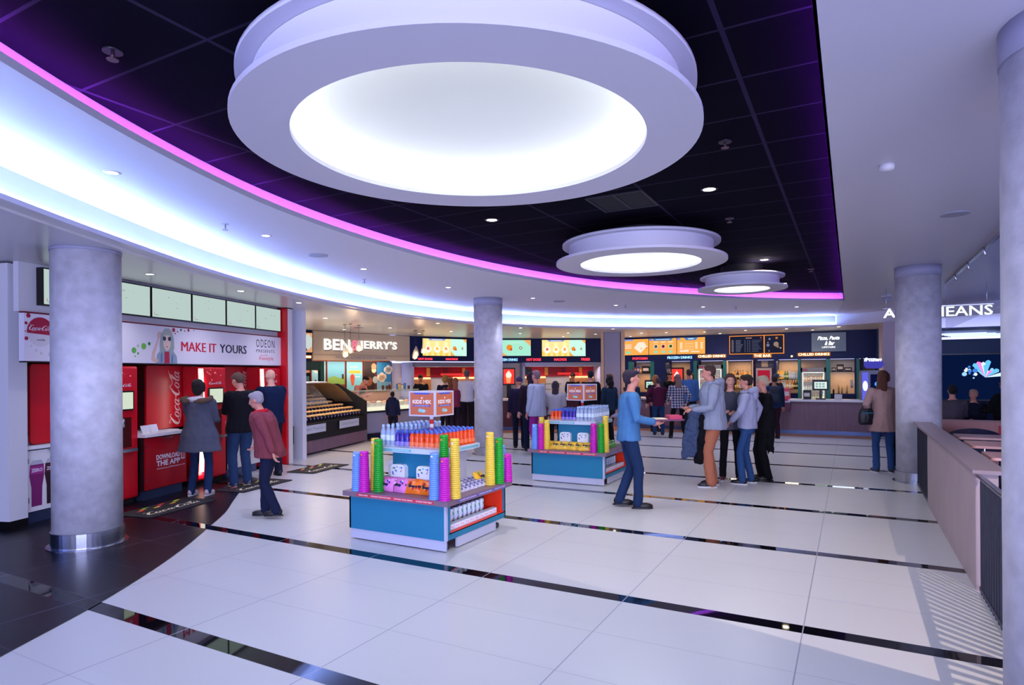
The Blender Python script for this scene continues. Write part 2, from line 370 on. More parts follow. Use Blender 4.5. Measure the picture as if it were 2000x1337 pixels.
# ================================================================ walls
def wall(name, fr, u0, u1, z0, z1, v0, v1, m):
    return struct(MB().box(u0, u1, v0, v1, z0, z1, m).build(name, loc=fr.p(0), rz=fr.rz))
wall('wall_bar', BAR, -.3, 9.6, 0, 2.08, .9, 1.0, mat('pale_back_tiles', '#c9a98a', .35, var=.06, vscale=8))
wall('wall_bar_bulkhead', BAR, -.1, 8.75, 2.09, 2.97, 0, .95, M_navy)
wall('wall_kitchen', HC, -.3, 4.3, 0, 2.08, 1.2, 1.3, M_wallw)
wall('wall_kitchen_bulkhead', HC, 0, 4.15, 2.08, 2.97, 0, 1.2, M_navy)
wall('wall_hot_food', HB, -.2, 3.6, 0, 2.08, 1.2, 1.3, M_wallw)
wall('wall_hot_food_bulkhead', HB, 0, 3.55, 2.14, 2.97, 0, 1.2, M_navy)
wall('wall_ice_cream', BJ, -.9, 4.6, 0, 2.97, 1.0, 1.1, mat('tan_wall', '#c58a5c', .5))
wall('wall_right_end', BAR, 8.7, 9.6, 0, 2.97, -.15, .95, M_navy2)
struct(MB().box(-14.5, -9.6, 8.95, 9.05, 0, 2.97, M_wallw).build('wall_behind_popcorn'))
struct(MB().box(-14.7, -14.6, 8.95, 13.0, 0, 2.97, M_wallw).build('wall_far_left'))
struct(MB().box(.75, 4.2, 20.0, 20.1, 0, 2.5, M_navy).box(1.6, 4.2, 19.97, 20.0, 2.1, 2.5, M_navy2).build('wall_seating'))
struct(MB().box(4.2, 4.3, 6, 20.1, 0, 2.5, M_navy).build('wall_seating_side'))
struct(MB().box(.75, 1.5, 19.0, 22.3, 0, 2.97, mat('warm_white_wall', '#b9aab8', .6)).build('wall_corner'))

# ================================================================ columns
def column(x, y, top, label, r=.3, ch=.16, k=48, base=True):
    t = thing('concrete_column', label, 'column', (x, y, 0), 0, None); t['kind'] = 'structure'
    MB().lathe([(r, .0), (r, top - ch)], M_conc, k).build('shaft', t)
    MB().lathe([(r + .006, top - ch), (r + .006, top)], mat('column_collar_paint', '#9a9ab4', .5), k).build('collar', t)
    MB().lathe([(r + .014, .012), (r + .014, .16), (r + .004, .163)], M_steel, k, smooth=False).build('steel_skirt', t)
    MB().lathe([(r + .05, 0), (r + .05, .012), (r + .01, .016)], M_steel, k, smooth=False).build('floor_ring', t)
    return t
column(-6.83, 3.53, H0, 'round concrete column standing on the dark tiles in front of the drinks bay', .305, .03)
column(-6.72, 11.35, H1, 'round concrete column behind the nearer sweet kiosk', .30)
column(.90, 11.33, H1, 'round concrete column beside the woman in the beige coat', .30)
column(.93, 3.66, H1, 'round concrete column cropped by the right edge of the picture', .31)
t = thing('square_pillar', 'slim square pillar between the hot food counter and the bar', 'pillar', (-6.7, 19.15, 0), .25); t['kind'] = 'structure'
MB().box(-.25, .25, -.25, .25, 0, H0, mat('pillar_paint', '#9694ac', .5)).build('core', t)
MB().box(-.36, -.27, -.2, .2, 0, H0, mat('warm_reveal', '#d9b596', .5)).build('side_reveal', t)
MB().box(.27, .36, -.2, .2, 0, H0, mat('warm_reveal', '#d9b596', .5)).build('side_reveal', t)

# ================================================================ round ceiling lights
M_drum = mat('drum_plaster', '#d2d0de', .45)
def round_light(cx, cy, r, ri, rt, zb, zt, label, top=H2):
    t = thing('round_ceiling_light', label, 'ceiling light', (cx, cy, 0), 0, 'round drum lights under the black ceiling')
    K = 96
    a = MB(); th = .03; a.lathe([(ri, zb + th), (ri, zb), (r, zb), (r, zb + th), (ri, zb + th)], M_drum, K, cap=False, smooth=False); a.build('lower_ring', t)
    b = MB(); b.lathe([(rt - .085, zb + th), (rt - .085, zt - .03)], M_drum, K, cap=False); b.build('drum_side', t)
    c = MB(); c.lathe([(rt, zt - .028), (rt, zt), ], M_drum, K); c.build('upper_flange', t)
    MB().lathe([(rt * .5, zt), (rt * .5, top)], M_blackm, 24, cap=False).build('hanger', t)
    d = MB(); prof = [(ri + .07, zb + th + .002), (ri + .07, zt - .09), (ri * .93, zt - .06), (ri * .6, zt - .05), (.001, zt - .045)]
    d.lathe(prof, mat('stretch_diffuser', '#e6ece8', .7, emit=.20), K, cap=False); d.build('diffuser', t)
    e = MB(); e.lathe([(ri + .066, zb + th + .004), (ri + .066, zb + th + .05)], glow('ring_led', '#ffffff', 12.0), K, cap=False); e.build('led_ring', t)
    lamp('AREA', 'light_output', (0, 0, zb - .004), 42 * ri * ri, (.93, .96, 1), ri * 1.9, parent=t).data.shape = 'DISK'
    return t
HB_ = 3.08
round_light(-2.03, 3.245, 1.357, 1.048, 1.325, HB_, 3.34, 'largest round drum light, nearest over the pale floor')
round_light(-2.36, 7.80, 1.065, .755, .985, HB_, 3.335, 'middle-sized round drum light beyond the largest one')
round_light(-1.615, 11.15, .715, .445, .675, HB_, 3.30, 'smallest round drum light, farthest under the black ceiling')

# ================================================================ downlights and ceiling fittings
M_trim = D('#c9c9d4', .4); M_trimb = D('#15151a', .4)
def downlights(pts, z, dark, col, scol, e, gl, label, group, r=.05, spot=2.2):
    t = None
    body = MB().lathe([(r, -.004), (r + .022, -.002), (r + .022, 0)], M_trimb if dark else M_trim, 20, cap=False).data('bezel')
    len_ = MB().lathe([(r + .001, -.002), (r * .4, .0)], glow('downlight_' + scol, scol, gl), 16, cap=True).data('lens')
    sd = bpy.data.lights.new('beam', 'SPOT'); sd.energy = e; sd.color = lin(col); sd.spot_size = spot; sd.spot_blend = .8; sd.shadow_soft_size = .05
    for x, y in pts:
        t = thing('downlight', label, 'downlight', (x, y, z), 0, group)
        for nm, me in (('bezel', body), ('lens', len_)):
            o = bpy.data.objects.new(nm, me); COL.objects.link(o); o.parent = t
        o = bpy.data.objects.new('beam', sd); COL.objects.link(o); o.parent = t; o.location = (0, 0, -.02)
downlights([(-3.64, 6.25), (-1.2, 6.26), (-1.2, 10.66), (-1.19, 13.72)], H2, True, '#fff4f0', '#fff0cc', 120, 20, 'bright warm downlight in a black ceiling tile', 'downlights in the black grid ceiling', .06)
downlights([(-5.01, 2.78), (-5.8, 4.89), (-6.4, 7.17), (-6.46, 9.49), (-5.88, 11.79), (-4.85, 14.09), (-3.15, 15.57), (-1.16, 16.82)], H1, False, '#dfe2ff', '#ffffff', 90, 9, 'small downlight in the blue-lit curved ceiling ring', 'downlights in the blue-lit ring', .042)
downlights([(-7.72, 4.73), (-8.12, 6.37), (-8.6, 7.95)], H0, False, '#f4f0ff', '#fffce8', 50, 9, 'downlight in the low ceiling before the red drinks bay', 'downlights before the drinks bay', .048)
downlights([(-12.7, 13.4), (-10.46, 10.44), (-12.03, 16.04), (-9.2, 13.04), (-10.66, 15.8), (-8.2, 15.65), (-9.39, 17.89), (-11.2, 13.6)], H0, False, '#ffd0a0', '#fff0d0', 62, 10, 'warm downlight over the ice cream and hot food queue', 'warm downlights over the counters', .05)
downlights([(-6.15, 17.6), (-7.46, 19.6), (-8.93, 20.29), (-8.0, 18.56), (-6.0, 19.94), (-6.9, 21.6), (-5.24, 20.14), (-4.13, 20.6), (-3.85, 21.74), (-2.87, 20.5), (-1.7, 20.5), (-1.04, 21.56), (-.3, 20.4)], H0, False, '#ffd8b0', '#fff0d8', 60, 10, 'warm downlight over the bar counter', 'warm downlights over the bar', .05)
sp = MB().lathe([(.11, -.012), (.13, -.008), (.13, 0)], D('#9fa0b4', .5), 24)
for (x, y), z in (((-6.17, 6.03), H1), ((-5.64, 12.6), H1), ((.93, 7.66), H1), ((-11.8, 13.0), H0), ((-10.6, 16.9), H0)):
    if z == H1: lb = {-6.17: 'round ceiling speaker in the curved ring, the nearer one', -5.64: 'round ceiling speaker in the curved ring beyond the far column', .93: 'round speaker in the plain right-hand ceiling'}[x]
    else: lb = {-11.8: 'round speaker above the popcorn stand', -10.6: 'round speaker above the hot food queue'}[x]
    o = bpy.data.objects.new('ceiling_speaker', sp.data('ceiling_speaker')) if 0 else sp.build('ceiling_speaker', loc=(x, y, z)); tag(o, lb, 'speaker')
spk = MB().lathe([(.008, -.06), (.008, 0)], D('#8c8c9a', .3), 8).lathe([(.028, -.066), (.028, -.06)], D('#8c8c9a', .3), 12).lathe([(.035, -.006), (.035, 0)], D('#c4c4d0', .4), 14)
m_ = None
for i, (x, y) in enumerate([(-5.71, 4.3), (-7.08, 7.95), (-4.62, 14.1), (-2.44, 15.9)]):
    o = spk.build('sprinkler', loc=(x, y, H1)) if m_ is None else m_.copy()
    if m_ is not None: COL.objects.link(o); o.location = (x, y, H1)
    m_ = o; tag(o, 'small sprinkler head in the blue-lit curved ceiling ring', 'sprinkler', 'sprinklers in the curved ring')
spb = MB().lathe([(.01, -.05), (.01, 0)], D('#3a2030', .3), 8).lathe([(.05, -.012), (.05, 0)], D('#1c1a26', .3), 16).lathe([(.03, -.055), (.03, -.05)], D('#5a4048', .3), 12)
m_ = None
for x, y in [(-3.52, 1.96), (-.84, 5.01), (-1.22, 7.54), (-2.9, 9.6), (-.6, 12.0)]:
    o = spb.build('sprinkler', loc=(x, y, H2)) if m_ is None else m_.copy()
    if m_ is not None: COL.objects.link(o); o.location = (x, y, H2)
    m_ = o; tag(o, 'dark sprinkler head under the black ceiling tiles', 'sprinkler', 'sprinklers in the black ceiling')
tag(MB().lathe([(.02, -.05), (.05, -.035), (.055, 0)], D('#cfcfdc', .4), 16).build('smoke_detector', loc=(.25, 5.58, H1)), 'small white smoke detector on the plain right-hand ceiling', 'smoke detector')
t = thing('dome_camera', 'white dome camera on the ceiling near the lit letters', 'camera', (.66, 15.1, H1)); MB().lathe([(.03, -.16), (.075, -.12), (.08, -.06)], D('#9a9cae', .2), 16).build('dome', t); MB().lathe([(.09, -.06), (.09, 0)], D('#b8b8c8', .4), 16).build('mount', t)
t = thing('air_vent', 'pair of square black air grilles in the black ceiling', 'vent', (-2.07, 6.25, H2)); MB().box(-.3, .3, -.31, -.29, -.012, 0, D('#26262e')).box(-.3, .3, .29, .31, -.012, 0, D('#26262e')).box(-.3, -.28, -.3, .3, -.012, 0, D('#26262e')).box(.28, .3, -.3, .3, -.012, 0, D('#26262e')).box(-.01, .01, -.3, .3, -.012, 0, D('#26262e')).build('frame', t)
MB().box(-.28, .28, -.29, .29, -.004, -.001, M_blackm).build('grille', t)

# ================================================================ low wall and balustrade on the right
t = thing('low_wall', 'low timber-clad wall with a flat capping beside the seating area', 'wall', (0, 0, 0)); t['kind'] = 'structure'
M_lw = mat('greyish_timber_cladding', '#a89698', .5, var=.07, vscale=3, stretch=(6, 1, .7)); M_cap = mat('low_wall_capping', '#8e7c82', .35)
MB().box(.837, .98, 5.93, 9.38, 0, .90, M_lw).build('body', t)
MB().box(.815, 1.04, 5.9, 11.05, .90, .925, M_cap).box(.815, 1.04, 5.9, 11.05, .925, .93, M_cap).build('capping', t)
def baluster_run(name, label, y0, y1, n, rail):
    t = thing(name, label, 'balustrade', (0, 0, 0))
    me = MB().box(-.006, .006, -.02, .02, 0, .0 + (.87 if rail else .9), D('#080d26', .5)).data('baluster')
    for i in range(n):
        o = bpy.data.objects.new('baluster', me); COL.objects.link(o); o.parent = t; o.location = (.86, y0 + (y1 - y0) * (i + .5) / n, 0)
    MB().box(.85, .875, y0, y1, .02, .05, D('#0c1434', .4)).build('bottom_rail', t)
    if rail: MB().tube([(.86, y0, .885), (.86, y1, .885)], .021, M_steel, 12).build('handrail', t)
    if not rail: MB().box(.905, .915, y0, y1, .03, .86, D('#0b1030', .5)).build('back_panel', t)
    return t
baluster_run('balustrade', 'dark metal balusters under a steel handrail in front of the near right column', 3.2, 5.88, 30, True)
baluster_run('balustrade', 'dark slatted balustrade section at the far end of the low wall', 9.42, 11.0, 18, False)

struct(MB().box(.925, 4.2, -2.0, 13.9, .0, .01, mat('dark_seating_floor', '#0c1030', .9)).build('floor_seating'))  # dark floor added so the gaps between the balusters look dark
t = thing('downlight', 'warm spotlight in the ceiling over the seating side, near the right-hand column', 'downlight', (1.95, 3.72, H1))
MB().lathe([(.05, -.01), (.07, -.006), (.07, 0)], M_trim, 20, cap=False).build('bezel', t); MB().lathe([(.05, -.004), (.02, 0)], glow('downlight_warm', '#ffd8b0', 12), 16).build('lens', t)
_sd = Vector((-.2, 5.6, 0)) - Vector((1.95, 3.72, H1)); o = lamp('SPOT', 'beam', (0, 0, -.03), 330, (1, .78, .60), rot=_sd.to_track_quat('-Z', 'Y').to_euler(), spot=math.radians(105), blend=.5, parent=t, radius=.012)
# ================================================================ lettering helpers
def strokes(mb, S, x0, x1, z0, z1, y, m, M=None, w=1.0):     # script lettering from centre lines (x, z, half width)
    ax = min(p[0] for s in S for p in s); bx = max(p[0] for s in S for p in s); az = min(p[1] for s in S for p in s); bz = max(p[1] for s in S for p in s)
    sc = (x1 - x0) / (bx - ax); sz = (z1 - z0) / (bz - az)
    for s in S:
        q = spline(s, 6); n = len(q); L = []; R = []
        for i in range(n):
            a = q[max(i - 1, 0)]; b = q[min(i + 1, n - 1)]; dx, dz = b[0] - a[0], b[1] - a[1]; l = math.hypot(dx, dz) or 1
            hw = q[i][2] * w; nx, nz = -dz / l * hw, dx / l * hw
            for T, sg in ((L, 1), (R, -1)): T.append((x0 + (q[i][0] + sg * nx - ax) * sc, y, z0 + (q[i][1] + sg * nz - az) * sz))
        mb.add(L + R, [(i, n + i, n + i + 1, i + 1) for i in range(n - 1)], m, M=M)
def _sh(S, dx, k=1.0, dz=0.0): return [[(x * k + dx, z * k + dz, w) for x, z, w in s] for s in S]
_C = [[(1.5, 1.75, .07), (1.25, 2.05, .05), (.95, 1.85, .1), (.5, 1.2, .19), (.35, .55, .21), (.6, .1, .14), (1.05, .15, .07), (1.5, .55, .03)]]
_o = [[(.75, .85, .04), (.45, 1.0, .07), (.18, .65, .13), (.2, .2, .12), (.48, .03, .07), (.78, .3, .11), (.8, .7, .1), (.62, .95, .05), (.9, .8, .03), (1.1, .85, .03)]]
_c = [[(.8, .8, .09), (.6, 1.0, .06), (.25, .75, .12), (.15, .3, .14), (.4, .02, .09), (.9, .4, .03)]]
_a = [[(.8, .85, .07), (.5, 1.0, .07), (.2, .6, .13), (.25, .12, .11), (.5, .08, .06), (.8, .6, .07)], [(.92, 1.0, .09), (.78, .4, .12), (.9, .04, .08), (1.2, .35, .03)]]
_l = [[(.2, .3, .04), (.6, 1.2, .06), (.75, 1.9, .07), (.55, 2.05, .06), (.4, 1.5, .11), (.3, .4, .12), (.5, .03, .08), (.85, .4, .03)]]
COCA = _sh(_C, 0) + _sh(_o, 1.3) + _sh(_c, 2.35) + _sh(_a, 3.2) + [[(.7, 1.9, .05), (.1, 2.2, .05), (.2, 1.8, .03)], [(1.0, -.1, .03), (1.8, -.28, .07), (2.8, -.22, .04)], [(4.35, .75, .09), (4.75, .85, .09)]] + _sh(_C, 4.6) + _sh(_o, 5.95) + _sh(_l, 6.95) + _sh(_a, 7.55) + [[(6.0, 1.8, .04), (6.7, 1.55, .07), (7.4, 2.0, .08), (8.2, 2.4, .04)]]
COCA = [[(x + z * .28, z, w) for x, z, w in s] for s in COCA]
def blob(mb, x, z, r, y, m, M=None, k=18, squash=1.0): mb.disc(x, z, y, r, m, k, r * squash, M)
SIGNW = mat('sign_white', '#e2dff0', .35)
def fth(fr, name, label, cat, u, v=0.0, z=0.0, group=None, rz=0.0): return thing(name, label, cat, fr.p(u, v, z), fr.rz + rz, group)

# ================================================================ drinks bay on the left
t = thing('drinks_bay_surround', 'white and red shopfit surround of the self-serve drinks bay', 'shopfit', COKE.p(0), COKE.rz); t['kind'] = 'structure'
MB().box(.16, .38, .16, 1.3, .10, 2.95, M_wallw).box(.16, .38, .16, 1.3, 0, .10, M_black).build('end_pillar', t)
MB().box(.19, 5.35, .05, .12, 2.42, 2.97, M_wallw).build('upper_wall', t)
MB().box(.38, 5.37, .9, 1.0, 0, 2.97, mat('bay_back_red', '#8e0414', .5)).build('back_wall', t)
MB().box(.38, 5.37, .05, .9, 1.86, 1.9, M_blackm).build('bay_ceiling', t)
MB().box(5.30, 5.375, -.12, .9, 0, 2.97, M_red).build('red_side_panel', t)
MB().box(5.375, 5.50, -.14, .9, 0, 2.97, M_white_g).box(5.29, 5.51, -.15, .9, 2.955, 2.97, M_black).build('end_post', t)
MB().box(.19, 5.30, -.02, .05, 2.405, 2.418, mat('dark_red_trim', '#7a0b22', .4)).build('red_trim', t)
struct(MB().box(-3.0, .16, 1.0, 1.1, 0, 2.97, M_navy2).box(-3.0, .16, 1.0, 1.1, 0, 0.01, M_navy2).build('wall_left', loc=COKE.p(0), rz=COKE.rz))
struct(MB().box(-14.2, -10.9, -4.0, -3.9, 0, 2.97, M_navy2).box(-11.0, -10.9, -4.0, -.5, 0, 2.97, M_navy2).build('wall_left_near'))
# illustrated fascia board
t = fth(COKE, 'fascia_sign', 'long white illustrated sign board reading MAKE IT YOURS over the red drinks bay', 'sign', 0)
MB().box(.19, 5.295, -.02, .05, 1.87, 2.40, SIGNW).box(.19, 5.295, -.02, .05, 1.855, 1.87, M_black).build('board', t)
g = MB(); y = -.0212; RD = D('#a80c3c'); CR = D('#c8143c')

for k_ in range(3): g.text('MAKE IT', 2.62 + k_ * .006, 3.41 + k_ * .006, 2.06, 2.2, y - k_ * .0003, CR); g.text('YOURS', 3.50 + k_ * .006, 4.21 + k_ * .006, 2.06, 2.2, y - k_ * .0003, D('#16183c'))

g.text('ODEON', 4.50, 5.08, 2.19, 2.335, y, D('#22244a'), space=1.25); g.text('PRESENTS', 4.50, 5.08, 2.10, 2.155, y, D('#22244a'))
g.text('freestyle', 4.58, 5.04, 1.94, 2.035, y, D('#e0607c'), shear=.3, bold=.01); strokes(g, COCA, 4.64, 4.86, 2.035, 2.075, y, D('#e0607c'))
for n, m in (('lettering', None),): g.build(n, t)
g = MB()
rr = random.Random(4)
for (x, z, r, c) in [(1.73, 2.04, .04, '#57a83c'), (1.80, 2.10, .022, '#b8bcc8'), (1.90, 2.10, .045, '#6cb84a'), (2.0, 2.14, .024, '#1f7a48'), (1.80, 2.0, .018, '#57a83c'), (1.75, 1.96, .011, '#57a83c'), (2.47, 2.36, .03, RD), (2.38, 2.35, .018, RD), (2.55, 2.34, .012, RD), (2.42, 2.33, .010, RD), (2.62, 2.37, .02, '#1f7a48'), (2.7, 2.36, .012, RD), (2.78, 2.375, .022, RD), (2.33, 2.335, .014, RD), (2.9, 2.38, .009, '#22244a'), (2.5, 2.31, .012, RD)]:
    blob(g, x, z, r, y, m if False else (D(c) if isinstance(c, str) else c))
# coloured bubbles and the round logo at the near end
blob(g, .385, 2.20, .165, y, D('#d4d2e0'), k=36); g.poly([(.385 + .165 * math.cos(a), 2.20 + .165 * math.sin(a)) for a in [math.radians(q) for q in range(-12, 193, 9)]] , y - .001, RD)
for (x, z, r, c) in [(.24, 2.375, .026, '#a80c3c'), (.212, 2.29, .018, '#a80c3c'), (.215, 2.12, .022, '#a80c3c'), (.205, 2.2, .008, '#a80c3c'), (.27, 2.04, .010, '#c6c8d6'), (.33, 1.99, .014, '#c6c8d6'), (.39, 1.96, .016, '#c6ccd0'), (.52, 2.02, .012, '#e8a818'), (.50, 1.95, .026, '#c6ccd0')]: blob(g, x, z, r, y, D(c))
strokes(g, COCA, .25, .53, 2.21, 2.285, y - .002, SIGNW); g.text('vanilla', .335, .44, 2.10, 2.125, y - .001, D('#30303c'))
g.build('bubble_print', t)
g = MB(); q = -.0225                                     # generic fashion drawing: figure in sunglasses lifting one hand
g.poly([(2.12, 1.872), (2.14, 1.99), (2.2, 2.05), (2.28, 2.08), (2.38, 2.08), (2.47, 2.04), (2.53, 1.98), (2.54, 1.872)], y - .0003, D('#8ea2b8'))
g.poly([(2.28, 1.872), (2.285, 2.04), (2.38, 2.04), (2.385, 1.872)], y - .0006, D('#b02040'))
for x0 in (2.21, 2.42): g.poly([(x0, 1.88), (x0 + .005, 2.03), (x0 + .035, 2.03), (x0 + .03, 1.88)], y - .0008, D('#5a74a8'))
g.poly([(2.16, 1.885), (2.08, 1.885), (2.03, 1.92), (2.05, 2.02), (2.12, 2.15), (2.16, 2.24), (2.19, 2.25), (2.15, 2.13), (2.1, 1.98), (2.12, 1.93), (2.17, 1.93)], y - .0009, D('#d8b8b4'))
g.poly([(2.15, 2.22), (2.14, 2.28), (2.18, 2.32), (2.25, 2.31), (2.24, 2.26), (2.19, 2.22)], y - .001, D('#dcbcb8'))
g.poly([(2.2, 2.0), (2.19, 2.15), (2.22, 2.29), (2.28, 2.35), (2.36, 2.36), (2.43, 2.33), (2.47, 2.24), (2.48, 2.1), (2.44, 1.98), (2.40, 2.05), (2.28, 2.05)], y - .0011, D('#9aa8a8'))
g.poly([(2.26, 2.22), (2.265, 2.13), (2.30, 2.07), (2.335, 2.05), (2.37, 2.07), (2.405, 2.13), (2.41, 2.22), (2.38, 2.29), (2.30, 2.29)], y - .0013, D('#e4c8c0'))
for x in (2.285, 2.385): blob(g, x, 2.225, .031, y - .0015, D('#141428')); blob(g, x, 2.225, .014, y - .0017, D('#3a4a80'))
blob(g, 2.335, 2.11, .014, y - .0015, D('#c04050'), squash=.6)
g.poly([(2.24, 2.27), (2.25, 2.33), (2.30, 2.37), (2.37, 2.375), (2.43, 2.34), (2.44, 2.28)], y - .0014, D('#a8b4b0'))
g.build('figure_print', t)
# screens above
M_tvface = glow('pale_screen', '#c6dcd6', .86); TVB = MB().box(0, .80, -.035, .05, 2.505, 2.935, M_black)
def tv(u):
    t = fth(COKE, 'wall_screen', {0: 'pale blank wall screen at the near end, left of the big column', 1: 'pale wall screen hidden mostly by the big column', 2: 'pale wall screen just right of the big column', 3: 'pale wall screen above the figure drawing on the sign', 4: 'pale wall screen above the words MAKE IT', 5: 'pale wall screen at the far end of the row over the drinks bay'}[u], 'screen', .40 + u * .815, 0, 0, 'row of screens over the drinks bay')
    o = bpy.data.objects.new('casing', TVD); COL.objects.link(o); o.parent = t
    g = MB().quad(.014, .786, 2.52, 2.92, -.036, M_tvface); r = random.Random(u)
    for i in range(4): blob(g, r.uniform(.3, .6), r.uniform(2.6, 2.86), r.uniform(.004, .010), -.0365, G('#7e9494', .7), k=8)
    g.quad(.05, .058, 2.55, 2.59, -.0365, G('#e08090', .7)); g.quad(.065, .13, 2.548, 2.556, -.0365, G('#9ab0b0', .7)); g.build('display', t)
TVD = TVB.data('casing')
for i in range(6): tv(i)
# counters
def cabinet(u0, u1, v0, label, doorm, top_z=.90, side=M_black):
    t = fth(COKE, 'drinks_cabinet', label, 'cabinet', u0, v0)
    w = u1 - u0; d = .86 - v0
    MB().box(0, w, .03, d, .13, top_z - .04, side).box(.03, w - .03, .06, d, 0, .13, mat('kick_steel', '#5a6a94', .35, .8)).build('body', t)
    MB().box(-.02, w + .01, -.02, d, top_z - .04, top_z, M_white_g).build('worktop', t)
    dr = MB().box(.012, w - .008, 0, .03, .145, top_z - .055, doorm).build('door', t)
    MB().rbox(w * .38, w * .62, -.022, 0, top_z - .075, top_z - .062, .005, M_steel).build('handle', dr)
    MB().box(.016, .026, -.006, 0, .25, .31, M_steel).box(.016, .026, -.006, 0, .70, .76, M_steel).build('hinge', dr)
    return t, dr
t, dr = cabinet(.40, 1.10, .2, 'white drinks cabinet left of the big column, printed with two cups', M_white_g)
for (cx, c, c2) in ((.13, '#7a1c64', '#9c2c84'), (.32, '#2c0c18', '#501828')):
    g = MB(); g.poly([(cx - .075, .20), (cx + .055, .20), (cx + .06, .42), (cx + .085, .56), (cx + .08, .68), (cx - .09, .68), (cx - .1, .56), (cx - .075, .42)], -.0015, D(c)); g.quad(cx - .09, cx + .08, .57, .66, -.002, D(c2))
    g.text('ZERO', cx - .075, cx + .065, .595, .635, -.003, SIGNW, bold=.03); g.poly([(cx - .09, .68), (cx + .08, .68), (cx + .05, .73), (cx - .06, .73)], -.002, D('#b8b8cc'))
    if cx > .3: g.poly([(cx - .03, .73), (cx - .015, .73), (cx + .0, .84), (cx - .012, .84)], -.0025, D('#2a1a2c'))
    g.build('cup_print', dr)
t, dr = cabinet(1.80, 2.60, -.12, 'red cabinet with white lettering DOWNLOAD THE APP', M_dred)
g = MB(); g.text('DOWNLOAD', .20, .66, .53, .60, -.0015, SIGNW, bold=.03); g.text('THE APP', .20, .66, .44, .515, -.0015, SIGNW, bold=.03); g.text('www.coca-colafreestyle.co.uk', .20, .76, .395, .415, -.0015, SIGNW, bold=.02)
g.rbox(.68, .755, -.004, -.001, .485, .60, .008, SIGNW).quad(.69, .712, .5, .585, -.005, M_dred).quad(.722, .745, .5, .585, -.005, M_dred); g.build('lettering', dr)
t, dr = cabinet(3.67, 4.56, -.05, 'white drinks cabinet between the two red dispensers, with upright lettering', M_white_g)
g = MB(); g.text('freestyle', 0, .42, 0, .09, 0, D('#3a3c50'), bold=.02, M=Matrix.Translation((.62, -.002, .22)) @ Matrix.Rotation(-PI / 2, 4, 'Y')); g.build('lettering', dr)
# drinks dispensers
def dispenser(u, label, w=.66, lit=True):
    t = fth(COKE, 'drinks_dispenser', label, 'drinks dispenser', u, 0)
    MB().rbox(0, w, -.02, .24, .06, 1.83, .04, M_red, axis='x').box(.03, w - .03, .02, .24, 0, .06, M_blackm).build('body', t)
    MB().add([(.0, -.03, .2), (.11, -.03, .2), (.16, -.03, 1.0), (.11, -.03, 1.8), (.0, -.03, 1.8), (.05, -.03, 1.0)], [(0, 1, 2, 5), (5, 2, 3, 4)], glow('dispenser_strip', '#fff4e4', 2.6)).build('light_strip', t)
    s = MB().rbox(.22, w - .08, -.045, -.018, 1.24, 1.50, .02, M_black).build('screen_bezel', t)
    MB().quad(.24, w - .10, 1.26, 1.48, -.047, glow('dispenser_screen', '#d8e6d0', .95)).build('display', s)
    g = MB(); g.box(.24, w - .1, -.02, -.018, .75, 1.15, D('#3a0208')); g.build('nozzle_recess', t)
    MB().tube([(.22 + (w - .3) / 2, -.03, 1.12), (.22 + (w - .3) / 2, -.03, 1.03)], .03, M_steel, 10).build('nozzle', t)
    MB().box(.22, w - .08, -.10, -.018, .70, .74, M_steel).build('drip_tray', t)
    g = MB(); strokes(g, COCA, .26, .56, 1.55, 1.60, -.022, SIGNW)
    r = random.Random(3)
    for i in range(10): blob(g, r.uniform(.2, w - .05), r.uniform(1.62, 1.78), r.uniform(.005, .014), -.0225, G('#ffb0c8', .6), k=8)
    g.build('print', t); return t
dispenser(1.12, 'red self-serve drinks dispenser just right of the big column')
dispenser(2.98, 'red self-serve drinks dispenser in front of the woman in the parka')
dispenser(4.60, 'red self-serve drinks dispenser at the far end of the bay, before the bald man')
lamp('AREA', 'dispenser_glow', COKE.p(3.05, -.06, .9), 7, (1, .97, .9), .12, (PI / 2, 0, COKE.rz), 1.5)
def logo_panel(u0, u1, label, logo=True):
    t = fth(COKE, 'splash_panel', label, 'panel', u0, .26); w = u1 - u0
    MB().rbox(0, w, 0, .03, .91, 1.845, .05, M_red).build('panel', t)
    if logo:
        g = MB(); M = Matrix.Translation((w * .72, -.002, .97)) @ Matrix.Rotation(-PI / 2, 4, 'Y')
        strokes(g, COCA, 0, .80, 0, .26, 0, D('#f0c8c0'), M=M); g.build('logo', t)
    MB().box(w + .02, w + .07, -.02, .06, .91, 1.84, mat('warm_reveal', '#d9b596', .5)).build('edge_strip', t)
logo_panel(.50, 1.15, 'plain dark red panel behind the cabinet left of the big column', False)
logo_panel(2.26, 3.22, 'red panel with a large upright white script logo above the DOWNLOAD THE APP cabinet')
logo_panel(3.95, 4.93, 'red panel with an upright script logo behind the man in the black jacket')
# small things on the worktops
def card(u, v, z, n, label, txt=None):
    t = fth(COKE, 'card_holder', label, 'card', u, v, z)
    MB().box(-.07, .07, 0, .06, 0, .012, M_white_g).build('foot', t)
    c = MB().add([(-.075, .0, .01), (.075, .0, .01), (.075, .035, .105), (-.075, .035, .105)], [(0, 1, 2, 3)], SIGNW)
    c.add([(-.075, .004, .01), (.075, .004, .01), (.075, .039, .105), (-.075, .039, .105)], [(3, 2, 1, 0)], SIGNW)
    if txt: c.text(txt, -.05, .0, .02, .085, -.001, D('#c89838'), M=Matrix.Rotation(-.35, 4, 'X') @ Matrix.Translation((0, -.003, .004)), bold=.05)
    c.build('card', t)
card(.50, .34, .90, 0, 'small white card with a gold 3 on the white cabinet worktop', '3')
card(2.02, .05, .90, 0, 'first small white card on the DOWNLOAD THE APP worktop'); card(2.22, .09, .90, 0, 'second small white card on the DOWNLOAD THE APP worktop')
